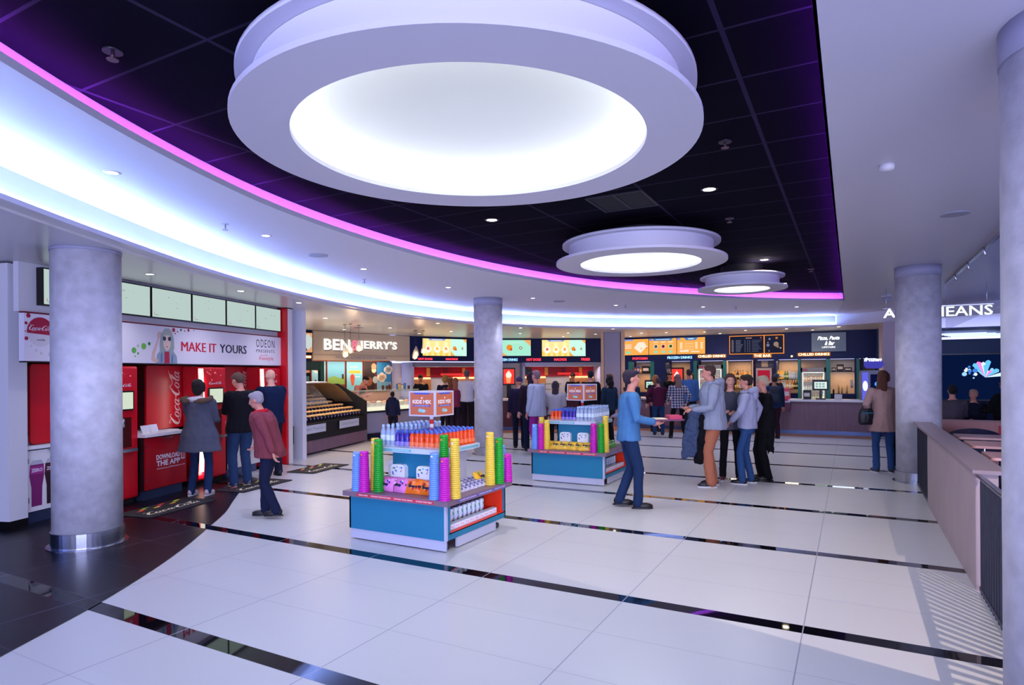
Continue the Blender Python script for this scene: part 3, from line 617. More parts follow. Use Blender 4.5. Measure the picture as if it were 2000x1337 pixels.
o = MB().box(-.12, .12, -.08, .08, 0, .012, M_white_g).box(-.11, .11, -.07, .07, .012, .016, D('#d8c8c0')).build('napkin_tray', loc=COKE.p(2.45, .06, .90), rz=COKE.rz); tag(o, 'flat white tray at the right end of the DOWNLOAD THE APP worktop', 'tray')
o = MB().box(-.12, .12, -.05, .05, 0, .008, D('#6a4038')).build('napkin_tray', loc=COKE.p(.68, .33, .90), rz=COKE.rz); tag(o, 'flat brown card lying on the white cabinet worktop', 'tray')
# floor mats
def floor_mat_obj(x, y, rz, label):
    t = thing('floor_mat', label, 'mat', (x, y, .005), rz)
    MB().rbox(-.55, .55, -.28, .28, 0, .008, .03, mat('mat_rubber', '#141218', .8), axis='z').build('mat_body', t)
    R = Matrix.Rotation(-PI / 2, 4, 'X'); g = MB(); r = random.Random(2)
    strokes(g, COCA, -.42, .40, -.17, .0, -.010, D('#e8e0c0'), M=Matrix(((1, 0, 0, 0), (0, 0, 1, 0), (0, -1, 0, 0), (0, 0, 0, 1))))
    for i in range(9):
        c = ['#d83a2c', '#e8942c', '#58a838', '#e8d040', '#c02a50'][i % 5]; x0 = -.36 + i * .085; yy = .10 + .05 * (i % 3)
        g.add([(x0, yy, .0095), (x0 + .10, yy + .01, .0095), (x0 + .10, yy + .05, .0095), (x0, yy + .04, .0095)], [(0, 1, 2, 3)], D(c))
    g.build('print', t)
floor_mat_obj(-7.72, 4.95, 1.8, 'dark printed floor mat right of the big column, before the red cabinet')
floor_mat_obj(-8.06, 6.55, 1.75, 'dark printed floor mat under the feet of the man in the black jacket')
floor_mat_obj(-8.45, 8.25, 1.75, 'dark printed floor mat on the pale tiles beside the popcorn stand')
# ================================================================ popcorn stand
PS = Fr((-9.83, 8.89), (-10.585, 11.627))
M_clad = mat('purple_brown_cladding', '#7c6070', .5, var=.1, vscale=2.5, stretch=(7, 1, .6))
M_glass = mat('clear_glass', '#ffffff', .02, trans=1.0, ior=1.12, spec=.4)
M_acr = mat('clear_acrylic', '#dfe6ee', .05, alpha=.22, spec=.6)
t = fth(PS, 'popcorn_stand', 'long self-serve popcorn display stand with a curved glass hood', 'display stand', 0)
MB().box(0, 3.28, .02, 1.35, .04, .30, M_clad).box(.02, 3.26, .06, 1.3, 0, .04, M_black).build('timber_base', t)
MB().box(0, 3.28, 0, 1.35, .30, .66, M_blackm).build('black_front', t)
a = MB(); P = [(0.0, .66), (1.35, .66), (1.35, 1.46), (.75, 1.46), (.0, 1.03)]
a.add([(3.24, q, z) for q, z in P] + [(3.28, q, z) for q, z in P], [(0, 1, 2, 3, 4), (9, 8, 7, 6, 5)] + [(i, i + 5, (i + 1) % 5 + 5, (i + 1) % 5) for i in range(5)], M_blackm); a.box(3.28, 3.31, -.005, .03, 0, 1.03, M_steel); a.build('end_panel', t)
a = MB()
for k in range(8): a.box(.02, 3.24, .06 + k * .155, .06 + (k + 1) * .155, .66, .70 + k * .078, M_blackm)
a.build('stepped_trays', t)
for i, (u0, u1) in enumerate(((.30, 1.27), (1.88, 2.83))):
    s = MB().box(u0 - .04, u1 + .03, -.02, 0, .435, .65, M_black).box(u0, u1, -.024, -.02, .455, .63, D('#ccd2e6')).build('price_rail', t)
    MB().text('Sweet Popcorn' if i == 0 else 'Salted Popcorn', u0 + .08, u1 - .08, .505, .585, -.025, D('#7f9aa8')).build('lettering', s)
gl = MB(); prof = [(.02, 1.0), (.10, 1.13), (.25, 1.28), (.45, 1.42), (.62, 1.49), (.80, 1.505), (1.3, 1.505)]
for i in range(len(prof) - 1):
    (a0, b0), (a1, b1) = prof[i], prof[i + 1]
    gl.add([(.0, a0 + .3, b0 + .02), (2.0, a0 + .3, b0 + .02), (2.0, a1 + .3, b1 + .02), (.0, a1 + .3, b1 + .02)], [(0, 1, 2, 3)], M_acr)
gl.build('glass_hood', t)
hood = MB(); q = [(1.95, 1.50), (2.25, 1.47), (2.55, 1.38), (2.85, 1.24), (3.1, 1.08), (3.3, .98)]
for i in range(len(q) - 1):
    (a0, b0), (a1, b1) = q[i], q[i + 1]
    hood.add([(a0, .35, b0), (a1, .35, b1), (a1, 1.35, b1), (a0, 1.35, b0), (a0, .35, b0 + .012), (a1, .35, b1 + .012), (a1, 1.35, b1 + .012), (a0, 1.35, b0 + .012)], [(0, 1, 2, 3), (7, 6, 5, 4), (0, 4, 5, 1), (3, 2, 6, 7)], mat('bronze_acrylic', '#c09c6c', .15, spec=.7, alpha=.75))
hood.build('curved_end_hood', t)
MB().box(0, 1.95, .33, 1.4, 1.505, 1.53, M_white_g).build('hood_top', t)
MB().tube([(.55, .9, 1.2), (.55, .9, 1.7)], .02, glow('tube_light', '#fff6e8', 3), 8).build('light_tube', t)
MB().tube([(3.3, .1, .6)] + [(3.3 + .02, .1 + .55 * math.sin(a), .95 + .55 * (1 - math.cos(a)) * .9) for a in (0, .5, 1.0, 1.4)], .008, D('#b8a898', .3), 6).build('wire_hoop', t)
pb = MB().loft([(0, 0, 0, .038, .030), (0, 0, .085, .052, .042)], mat('popcorn_box_print', '#171128', .4), 4, power=1.2); lab = MB().disc(0, .042, -.036, .022, D('#8c7cc0')).disc(0, .042, -.0365, .012, D('#d8d0e8'))
pc = MB(); r = random.Random(9); M_pop = mat('popcorn', '#f4c47c', .7)
for i in range(15): pc.ball((r.uniform(-.052, .052), r.uniform(-.04, .04), .088 + r.uniform(0, .034)), r.uniform(.013, .020), M_pop, k=6, n=4)
pbd, labd, pcd = pb.data('tub'), lab.data('printed_label'), pc.data('popcorn_heap')
for k in range(8):
    for i in range(22):
        u = .10 + i * .148 + (k % 2) * .05
        if u > 3.15 - k * .17: continue
        t = fth(PS, 'popcorn_box', 'small dark printed tub heaped with popcorn on the stepped stand', 'popcorn box', u, .13 + k * .155, .702 + k * .078, 'popcorn tubs on the stepped stand', rz=r.uniform(-.1, .1))
        t.scale = (1.28, 1.2, 1.0)
        for nm, me in (('tub', pbd), ('printed_label', labd), ('popcorn_heap', pcd)):
            o = bpy.data.objects.new(nm, me); COL.objects.link(o); o.parent = t
lamp('AREA', 'stand_light', PS.p(1.3, .5, 1.9), 46, (1, .8, .58), 1.8, (0, 0, PS.rz), .5)

# ================================================================ ice cream counter
M_cream = mat('cream_sign', '#c9bcae', .5)
t = fth(BJ, 'shop_sign', "cream shop sign with glowing chunky letters BEN & JERRY'S", 'sign', 0)
MB().box(.66, 4.5, -.06, .0, 2.12, 2.95, M_cream).box(.66, 4.5, -.075, -.06, 2.27, 2.285, D('#a89c90')).build('board', t)
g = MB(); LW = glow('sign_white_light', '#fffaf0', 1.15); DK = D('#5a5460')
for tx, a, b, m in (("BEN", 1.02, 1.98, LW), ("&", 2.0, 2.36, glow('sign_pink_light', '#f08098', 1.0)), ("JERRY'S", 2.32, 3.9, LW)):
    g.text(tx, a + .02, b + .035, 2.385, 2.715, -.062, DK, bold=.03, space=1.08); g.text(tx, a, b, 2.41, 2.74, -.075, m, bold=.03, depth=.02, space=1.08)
g.build('glowing_letters', t)
g = MB(); g.text("PEACE, LOVE & ICE CREAM", 1.45, 3.45, 2.165, 2.235, -.062, D('#8f90b0'), bold=.02); g.build('small_lettering', t)
# chilled cabinet screen at the near end of this wall
def menu_screen(fr, u0, u1, z0, z1, label, paint, v=0.0, name='menu_screen', frame=M_black, fw=.02, group=None):
    t = fth(fr, name, label, 'screen', u0, v, 0, group); w = u1 - u0
    MB().box(-fw, w + fw, -.05, 0, z0 - fw, z1 + fw, frame).build('frame', t)
    g = MB(); paint(g, w, z0, z1, -.051); g.build('display', t); return t
def sign_word(fr, tx, u0, u1, z0, z1, label, c, s, halo=None, v=-.02):
    t = fth(fr, 'illuminated_word', label, 'sign', u0, v); w = u1 - u0
    if halo: MB().rbox(-.03, w + .03, -.004, 0, z0 - .022, z1 + .022, .02, halo).build('halo_plate', t)  # glowing plate standing in for the halo of light around the letters
    MB().text(tx, 0, w, z0, z1, -.006, glow('letters_' + c, c, s), bold=.02, depth=.02).build('letters', t); return t
def p_orange(seed, mode):
    def f(g, w, z0, z1, y):
        h = z1 - z0; r = random.Random(seed)
        g.quad(0, w, z0, z1, y, G('#f2a650', 1.15)); g.poly([(0, z1), (.08 * w, z1), (.16 * w, z1 - .12 * h), (w * .0, z1 - .12 * h)], y - .001, G('#7f98d8', 1.0))
        if mode == 0:
            g.quad(.05 * w, .42 * w, z1 - .10 * h, z1, y - .001, G('#8ea0dc', 1)); g.poly([(.45 * w, z0 + .45 * h), (.62 * w, z1 - .2 * h), (.86 * w, z1 - .18 * h), (.92 * w, z0 + .5 * h), (.7 * w, z0 + .12 * h)], y - .002, G('#f2e6d4', 1.1))
            for _ in range(7): blob(g, r.uniform(.5, .95) * w, z0 + r.uniform(.25, .8) * h, r.uniform(.015, .035), y - .003, G(r.choice(['#f08030', '#fff0d8', '#f8c070']), 1))
            for i in range(3): g.quad(.12 * w, .36 * w, z0 + (.62 - i * .1) * h, z0 + (.67 - i * .1) * h, y - .002, G('#fbe8d8', 1))
            g.rbox(.14 * w, .33 * w, y - .003, y - .002, z0 + .1 * h, z0 + .24 * h, .02, G('#8fe0b0', 1))
        elif mode == 1:
            g.poly([(.12 * w, z1), (.88 * w, z1), (.8 * w, z1 - .14 * h), (.2 * w, z1 - .14 * h)], y - .001, G('#4f86c0', 1)); g.quad(.25 * w, .75 * w, z1 - .09 * h, z1 - .05 * h, y - .002, G('#cfe4f4', 1))
            for i, c in enumerate(('#8a8f7c', '#b04858', '#8a9a40')):
                x = (.25 + .27 * i) * w; blob(g, x, z0 + .5 * h, .085, y - .002, G('#f6e8cc', 1)); blob(g, x, z0 + .5 * h, .065, y - .003, G(c, .9)); blob(g, x + .01, z0 + .52 * h, .032, y - .004, G('#20242c', .6)); g.rbox(x - .07, x + .07, y - .003, y - .002, z0 + .1 * h, z0 + .24 * h, .03, G('#8fe0c0', 1))
                g.quad(x - .08, x + .08, z0 + .74 * h, z0 + .8 * h, y - .002, G('#fde9c8', 1))
        else:
            g.poly([(.25 * w, z1), (.75 * w, z1), (.67 * w, z1 - .16 * h), (.33 * w, z1 - .16 * h)], y - .001, G('#4f86c0', 1)); g.quad(.4 * w, .6 * w, z1 - .1 * h, z1 - .05 * h, y - .002, G('#eaf4ff', 1))
            for x0, x1 in ((.1, .2), (.65, .74), (.84, .92)): g.quad(x0 * w, x1 * w, z0 + .3 * h, z0 + .72 * h, y - .002, G('#fbdcae', 1))
            for i in range(6): g.quad(.26 * w, .6 * w, z0 + (.7 - i * .09) * h, z0 + (.735 - i * .09) * h, y - .002, G('#fcd8a0' if i % 2 else '#f6c080', 1))
            g.quad(.1 * w, .42 * w, z0 + .14 * h, z0 + .24 * h, y - .002, G('#fff0dc', 1)); g.quad(.5 * w, .8 * w, z0 + .12 * h, z0 + .18 * h, y - .002, G('#fff0dc', 1))
    return f
def p_food(g, w, z0, z1, y):
    h = z1 - z0; r = random.Random(5); s = .63 * w
    g.quad(0, s, z0, z1, y, G('#f8d890', 1.25)); g.quad(s, w, z0, z1, y, G('#bff0dc', 1.2))
    for i in range(5): g.poly([(s * i / 5, z0), (s * (i + .5) / 5, z0), (s * (i + .5) / 5, z0 + .3 * h), (s * i / 5, z0 + .3 * h)], y - .0005, G('#f6c458', 1.25))
    g.poly([(.12 * w, z1), (.52 * w, z1), (.48 * w, z1 - .1 * h), (.16 * w, z1 - .1 * h)], y - .001, G('#8098d8', 1)); g.quad(.2 * w, .44 * w, z1 - .07 * h, z1 - .03 * h, y - .002, G('#e4ecff', 1))
    for i in range(3):
        x = (.12 + .2 * i) * w; blob(g, x, z0 + .38 * h, .12, y - .001, G('#fff6e4', 1.2)); blob(g, x, z0 + .42 * h, .055, y - .002, G(('#d86a50', '#f4bc30', '#f4a040')[i], 1.1)); blob(g, x + .04, z0 + .36 * h, .03, y - .003, G('#f6d8b0', 1))
        blob(g, x, z0 + .7 * h, .07, y - .001, G('#fff0b0', 1.2), squash=1.2)
    g.poly([(s, z0), (s + .1 * w, z0), (s, z0 + .28 * h)], y - .001, G('#f4b060', 1)); g.poly([(w, z1), (w - .09 * w, z1), (w, z1 - .25 * h)], y - .001, G('#f4b060', 1))
    blob(g, .72 * w, z0 + .45 * h, .075, y - .002, G('#f0902c', 1)); blob(g, .75 * w, z0 + .38 * h, .035, y - .003, G('#d84c30', 1)); blob(g, .9 * w, z0 + .45 * h, .035, y - .002, G('#b0a880', .9), squash=1.5)
def p_drink(g, w, z0, z1, y):
    h = z1 - z0; g.quad(0, w, z0, z1, y, G('#a4e6cc', 1.1)); g.poly([(0, z0), (.3 * w, z0), (0, z0 + .45 * h)], y - .001, G('#f0b070', 1)); g.poly([(w, z1), (w * .78, z1), (w, z1 - .4 * h)], y - .001, G('#f0b070', 1))
    blob(g, .36 * w, z0 + .52 * h, .11, y - .002, G('#f0902c', 1)); blob(g, .41 * w, z0 + .4 * h, .045, y - .003, G('#d84c30', 1)); blob(g, .70 * w, z0 + .5 * h, .06, y - .002, G('#8a7a60', .9)); blob(g, .70 * w, z0 + .5 * h, .035, y - .003, G('#eadfc8', 1)); g.quad(.3 * w, .75 * w, z0 + .8 * h, z0 + .83 * h, y - .002, G('#d8f8ea', 1))
def p_cone(g, w, z0, z1, y):
    h = z1 - z0; g.quad(0, w, z0, z1, y, G('#e8a878', .95)); g.poly([(.5 * w, z0 + .8 * h), (.8 * w, z0 + .95 * h), (w, z0 + .7 * h), (.96 * w, z0 + .3 * h), (.7 * w, z0 + .06 * h), (.6 * w, z0 + .35 * h)], y - .002, G('#cfdcd8', .95))
    g.poly([(.42 * w, z0 + .55 * h), (.52 * w, z0 + .5 * h), (.74 * w, z0 + .08 * h), (.66 * w, z0 + .08 * h)], y - .003, G('#7a2c18', .8)); g.rbox(.1 * w, .34 * w, y - .003, y - .002, z0 + .26 * h, z0 + .36 * h, .015, G('#80c8b0', .9)); g.quad(.1 * w, .36 * w, z0 + .66 * h, z0 + .7 * h, y - .002, G('#f4d8c0', 1)); g.quad(.05 * w, .5 * w, z0 + .92 * h, z1, y - .002, G('#4fa0b8', .9))
menu_screen(BJ, .02, .64, 2.33, 2.88, 'orange menu screen with a tall ice cream, beside the cream shop sign', p_cone)
sign_word(BJ, 'CHILLED DRINKS', .04, .60, 2.17, 2.23, 'glowing cream words CHILLED DRINKS beside the cream shop sign', '#ffe0a8', 2.5, G('#b06428', .9))
struct(MB().box(0, .66, 0, .9, 2.08, 2.97, M_navy).box(-.5, .05, .0, .9, 0, 2.97, M_black).build('wall_chilled_niche', loc=BJ.p(0), rz=BJ.rz))
def poster(u0, u1, label, paint, z0=1.15, z1=2.10, frame='#6c1c18'):
    t = fth(BJ, 'poster', label, 'poster', u0, .985); w = u1 - u0
    MB().box(-.03, w + .03, -.03, 0, z0 - .03, z1 + .03, D(frame)).build('frame', t)
    g = MB(); paint(g, w, z0, z1, -.031); g.build('artwork', t)
def cloud(g, x, z, s, y, c='#e8ddd0'):
    for dx, dz, r in ((-.1, 0, .09), (0, .05, .1), (.1, .02, .085), (.03, -.04, .1), (-.05, -.05, .08)): blob(g, x + dx * s, z + dz * s, r * s, y, D(c))
def po1(g, w, a, b, y):
    g.quad(0, w, a, b, y, D('#86b4c4')); cloud(g, .22, b - .2, 1.2, y - .001)
    r = random.Random(1)
    for i in range(12): x = r.uniform(.02, w - .08); z = a + r.uniform(0, .18); g.quad(x, x + .06, z, z + .07, y - .002 - i * .0001, D(r.choice(['#b01830', '#d8d0c8', '#301820', '#c04868', '#d88838'])))
    g.quad(.1, .16, a + .2, a + .38, y - .004, D('#301018')); blob(g, .13, a + .3, .05, y - .005, D('#c01828'))
def po2(g, w, a, b, y): g.quad(0, w, a, b, y, D('#6aa8bc')); g.poly([(0, a), (w, a), (w, a + .48), (w * .7, a + .42), (w * .35, a + .5), (0, a + .42)], y - .001, D('#7c9c48')); g.quad(0, w, a, a + .22, y - .002, D('#6a3820')); g.quad(w - .12, w - .04, a + .4, a + .55, y - .003, D('#2a2018'))
def po3(g, w, a, b, y):
    g.quad(0, w, a, b, y, D('#7cc0cc')); g.text('scoop of', .12, .45, b - .2, b - .14, y - .001, D('#e8a838')); g.quad(.1, w - .06, b - .38, b - .28, y - .001, D('#e8a838')); g.quad(.25, w - .1, b - .5, b - .48, y - .001, D('#dceee8'))
    g.poly([(.2, a + .18), (.28, a + .18), (.33, a + .42), (.13, a + .42)], y - .002, D('#c85830')); blob(g, .23, a + .46, .09, y - .003, D('#c8402c')); g.quad(.3, .45, a + .05, a + .12, y - .003, D('#c84830'))
def po4(g, w, a, b, y):
    g.quad(0, w, a, b, y, D('#2c1a18')); 
    for (x, z, r, c) in ((.42, b - .15, .11, '#d89468'), (.42, b - .27, .10, '#e8c8a0'), (.4, b - .3, .05, '#402018'), (.2, a + .3, .15, '#8a4a28'), (.48, a + .35, .12, '#a8a8a0')): blob(g, x, z, r, y - .001 - r * .01, D(c))
def po5(g, w, a, b, y):
    g.quad(0, w, a, b, y, D('#2e80b0')); cloud(g, .52, b - .26, 1.1, y - .001); cloud(g, .22, b - .52, 1.15, y - .002, '#ecc8a8'); g.quad(0, w, a, a + .28, y - .0005, D('#7aa8b8'))
poster(1.35, 1.85, 'pale blue poster with a cloud and red tubs, first behind the ice cream counter', po1)
poster(1.93, 2.60, 'framed picture of a green hill under a blue sky behind the ice cream counter', po2)
poster(2.68, 3.32, 'pale blue poster with an orange cone and yellow lettering behind the ice cream counter', po3)
poster(3.40, 3.85, 'dark framed picture of stacked scoops behind the leaning server', po4)
poster(3.95, 4.60, 'deep blue poster with two clouds at the right end of the ice cream counter', po5)
t = fth(BJ, 'drinks_fridge', 'glass-door drinks fridge in the teal niche left of the ice cream posters', 'fridge', .25, .35)
MB().box(0, .6, 0, .5, 0, 1.75, D('#20302e')).build('case', t); MB().box(.04, .56, -.01, 0, .3, 1.65, glow('fridge_glow', '#58706a', .7)).build('lit_interior', t)
g = MB(); r = random.Random(3)
for i in range(4):
    for j in range(7): g.quad(.07 + j * .07, .12 + j * .07, .45 + i * .28, .62 + i * .28, -.012, G(r.choice(['#a8c050', '#c04848', '#e0e0d8', '#708898']), .6))
g.build('bottles_display', t)
struct(MB().box(.05, .20, .0, .12, 0, 2.08, D('#0e4a4c')).box(.95, 1.08, .0, .12, 0, 2.08, D('#0e4a4c')).box(.05, 1.08, .01, .12, 1.82, 2.08, D('#123c40')).build('trim_4', loc=BJ.p(0), rz=BJ.rz))
IC = Fr((-10.88, 12.15), (-10.52, 14.9))
t = fth(IC, 'ice_cream_counter', 'glass-fronted ice cream display counter with a curved grey base', 'counter', 0)
MB().box(0, 2.35, .12, 1.0, 0, .16, D('#1c2140')).build('plinth', t)
MB().rbox(0, 2.35, 0, 1.0, .16, .73, .06, mat('counter_grey', '#9a9cb8', .35), axis='x').build('base', t)
MB().box(0, 2.35, -.03, .02, .70, .745, D('#16182c')).build('bumper', t)
MB().box(.01, 2.34, .0, .95, .745, .84, glow('case_light', '#f0ecd0', 1.1)).build('lit_shelf', t)
g = MB(); prof = [(.0, .84), (.06, 1.0), (.2, 1.15), (.4, 1.235), (.95, 1.245)]
for i in range(4):
    (a0, b0), (a1, b1) = prof[i], prof[i + 1]; g.add([(0, a0, b0), (2.35, a0, b0), (2.35, a1, b1), (0, a1, b1)], [(0, 1, 2, 3)], M_acr)
for u in (0, 2.35): g.add([(u, a, b) for a, b in prof] + [(u, .95, .84)], [tuple(range(6))], M_acr)
g.build('glass_case', t); MB().box(0, 2.35, .35, .97, 1.245, 1.265, mat('pale_green_glass', '#bcd0c0', .1)).build('glass_top', t)
mt = MB().lathe([(.07, 0), (.085, .10)], D('#d8d4c8', .4), 12, cap=False).data('tub'); 
cols = ['#d88850', '#e8c8a0', '#9c5830', '#e0a068', '#c87848', '#f0e0c8', '#784028', '#d8b088']
mts = [MB().ball((0, 0, .095), (.078, .078, .035), D(c, .6), k=10, n=6).data('ice_cream') for c in cols]
for k in range(2):
    for i in range(11):
        t = fth(IC, 'ice_cream_tub', 'round tub of ice cream inside the glass counter', 'ice cream tub', .14 + i * .205, .25 + k * .24, .842, 'tubs in the ice cream counter')
        for nm, me in (('tub', mt), ('ice_cream', mts[(i * 3 + k) % 8])): o = bpy.data.objects.new(nm, me); COL.objects.link(o); o.parent = t
lamp('AREA', 'case_lamp', IC.p(1.2, .5, 1.21), 9, (1, .93, .75), 2.0, (0, 0, IC.rz), .3)
lamp('AREA', 'ice_cream_backlight', BJ.p(2.7, .5, 2.08), 30, (1, .85, .68), 3.0, (math.radians(25), 0, BJ.rz), .3)
r = random.Random(12)
for i in range(9):
    c = r.choice(['#3a7fc0', '#a02c30', '#d8b070', '#5a2c20', '#e8e0d0', '#88502c']); u = 1.2 + i * .12 + r.uniform(-.02, .02)
    t = fth(IC, 'topping_jar', {0: 'jar', }.get(9, 'small topping jar or cup standing on top of the ice cream counter'), 'jar', u, .55 + r.uniform(-.1, .15), 1.267, 'topping jars on the ice cream counter')
    h = r.uniform(.07, .16); MB().lathe([(.03, 0), (.04, h * .8), (.032, h)], D(c, .35), 12).build('jar_body', t); MB().lathe([(.034, h), (.034, h + .015)], D('#40302c'), 12).build('lid', t)
# pendant lamps
def pendant(x, y, z, label, group):
    t = thing('pendant_lamp', label, 'pendant lamp', (x, y, 0), 0, group)
    MB().tube([(0, 0, H0), (0, 0, z + .22)], .004, M_black, 6).build('cord', t)
    MB().lathe([(.045, H0 - .02), (.045, H0)], D('#8a7868', .3), 14).build('ceiling_rose', t)
    MB().lathe([(.02, z + .22), (.03, z + .20), (.045, z + .14), (.075, z + .05), (.078, z - .02), (.065, z - .06)], M_acr, 16, cap=False).build('glass_shade', t)
    MB().ball((0, 0, z), (.045, .045, .075), glow('pendant_bulb', '#ffc070', 6), k=10, n=8).build('bulb', t)
for x, y, z in ((-11.12, 11.95, 2.30), (-11.35, 12.0, 2.20), (-11.2, 12.35, 2.36)): pendant(x, y, z, 'warm glass pendant lamp hanging in front of the glowing shop sign', 'pendants before the shop sign')
for x, y, z in ((-11.12, 14.67, 2.27), (-11.35, 14.9, 2.20), (-11.1, 15.0, 2.36)): pendant(x, y, z, 'warm glass pendant lamp hanging left of the first food screen', 'pendants before the hot food screen')
lamp('POINT', 'pendant_light', (-11.2, 12.1, 2.2), 12, (1, .7, .42), parent=None, radius=.1); lamp('POINT', 'pendant_light', (-11.2, 14.9, 2.2), 12, (1, .7, .42), radius=.1)
# ================================================================ hot food counters
menu_screen(HB, .47, 2.17, 2.31, 2.90, 'bright wide food menu screen left of the far column', p_food)
menu_screen(HC, -.05, 1.19, 2.33, 2.91, 'mint green menu screen partly hidden by the far column', p_drink)
menu_screen(HC, 1.61, 3.25, 2.31, 2.91, 'bright wide food menu screen between the far column and the square pillar', p_food)
RDH = None
sign_word(HB, 'HOT DOGS', .31, .84, 2.165, 2.235, 'red glowing words HOT DOGS left of the far column', '#ff3848', 2.2)
sign_word(HB, 'NACHOS', 1.36, 1.82, 2.165, 2.235, 'red glowing word NACHOS left of the far column', '#ff3848', 2.2)
sign_word(HC, 'FROZEN DRINKS', -.05, .70, 2.14, 2.235, 'pale blue glowing words FROZEN DRINKS partly hidden by the far column', '#9cd8ff', 1.7)
sign_word(HC, 'HOT DOGS', 1.03, 1.57, 2.14, 2.235, 'red glowing words HOT DOGS right of the far column', '#ff3848', 2.2)
sign_word(HC, 'NACHOS', 2.07, 2.53, 2.14, 2.235, 'red glowing word NACHOS right of the far column', '#ff3848', 2.2)
sign_word(HC, 'FRIES', 3.09, 3.42, 2.14, 2.235, 'red glowing word FRIES beside the square pillar', '#ff3848', 2.2)
M_stl2 = mat('hood_steel', '#8f90a4', .35, .7); M_kred = mat('kitchen_red', '#a80f28', .4)
def kitchen(fr, u0, u1, label, seed):
    t = fth(fr, 'hot_food_servery', label, 'servery', u0, 0); w = u1 - u0; r = random.Random(seed)
    MB().box(0, w, .02, .35, 1.93, 2.09, M_stl2).build('extract_hood', t)
    [MB().box(q, q + .09, .02, .9, .9, 2.09, D('#a8b0dc', .4)).build('side_panel', t) for q in (-.03, w - .06)]
    a = MB(); a.box(0.06, w - .06, 1.1, 1.15, 1.55, 1.95, M_kred)
    for i in range(4): a.box(.3 + i * w / 4.4, .42 + i * w / 4.4, 1.05, 1.1, 1.6, 1.9, D(('#c87838', '#e0a050', '#7c1830', '#d88848')[i]))
    a.box(.15, .45, 1.0, 1.1, 1.62, 1.86, M_black).box(w * .5, w * .8, 1.02, 1.1, 1.62, 1.7, glow('heat_red', '#ff4040', .8)); a.build('red_back_panel', t)
    [MB().box(a0, a1, .75, 1.1, 1.50, 1.56, glow('heat_lamp', '#ffb878', 2.6)).build('heat_lamp', t) for a0, a1 in ((.1, w * .32), (w * .66, w - .15))]
    [MB().box(a0, a1, .7, 1.1, 1.05, 1.48, mat('warm_food', '#9a6038', .6, var=.5, vscale=20)).build('hot_display', t) for a0, a1 in ((.1, w * .32), (w * .66, w - .15))]
    MB().box(0, w, .55, 1.15, 0, .92, M_stl2).build('back_counter', t)
kitchen(HB, .12, 3.3, 'red and steel hot food servery left of the far column', 1)
kitchen(HC, .92, 3.88, 'red and steel hot food servery right of the far column', 2)
lamp('AREA', 'servery_light', HB.p(1.7, .3, 1.9), 34, (1, .82, .7), 2.6, (math.radians(-15), 0, HB.rz), .3)
lamp('AREA', 'servery_light', HC.p(2.4, .3, 1.9), 34, (1, .82, .7), 2.6, (math.radians(-15), 0, HC.rz), .3)
def upright_display(fr, u, v, z0, z1, w, label):
    t = fth(fr, 'poster_screen', label, 'screen', u, v); MB().box(-.04, w + .04, 0, .08, z0 - .05, z1 + .05, M_black).build('casing', t); MB().box(w * .3, w * .7, .02, .07, 0, z0 - .05, M_black).build('stand', t)
    g = MB().quad(0, w, z0, z1, -.002, G('#e83c38', 1.2)); h = z1 - z0
    g.poly([(w * .3, z0 + .05 * h), (w * .62, z0 + .05 * h), (w * .75, z0 + .55 * h), (w * .2, z0 + .55 * h)], -.003, G('#f0a060', 1.1)); blob(g, w * .48, z0 + .6 * h, w * .27, -.004, G('#fff0e0', 1.1)); blob(g, w * .48, z0 + .74 * h, w * .16, -.005, G('#ffe8d8', 1.1)); g.poly([(w * .46, z0 + .8 * h), (w * .52, z0 + .8 * h), (w * .5, z0 + .96 * h)], -.005, G('#fff4e8', 1.1)); g.build('display', t)
upright_display(HC, .18, .05, 1.30, 1.84, .40, 'upright red screen showing a frozen drink, right of the far column')
upright_display(BAR, 2.36, .05, 1.17, 1.80, .38, 'upright red screen showing a frozen drink, behind the plaid shirt')
def counter(fr, L, label, m, top=.93, depth=.65):
    t = fth(fr, 'serving_counter', label, 'counter', 0)
    MB().box(0, L, .0, depth, .11, top - .05, m).build('front_panel', t); MB().box(-.02, L + .02, -.05, depth + .03, top - .05, top, M_white_g).build('worktop', t)
    MB().box(0, L, .03, depth - .03, 0, .11, mat('kick_steel', '#5a6a94', .35, .8)).build('kick_plate', t); return t
CM = Fr((-10.35, 15.15), (-7.0, 17.55)); CB = Fr((-6.05, 18.45), (.45, 18.45))
counter(CM, 4.1, 'dark hot food counter curving between the ice cream and the square pillar', mat('dark_red_counter', '#4a1c26', .45))
t = fth(CM, 'glass_food_case', 'low glass food case with shelves on the hot food counter', 'display case', 2.2, .1, .93)
MB().box(0, 1.2, 0, .45, 0, .03, M_stl2).box(0, 1.2, 0, .45, .42, .45, D('#98a488')).build('frame', t); MB().box(.02, 1.18, .05, .4, .12, .15, mat('tan_food', '#c8a060', .6)).box(.02, 1.18, .05, .4, .25, .28, mat('tan_food', '#c8a060', .6)).build('food_shelves', t); MB().box(0, 1.2, -.005, 0, .03, .42, M_acr).build('glass_front', t)
counter(CB, 6.5, 'long bar counter clad in purple-brown timber with a pale worktop', M_clad)

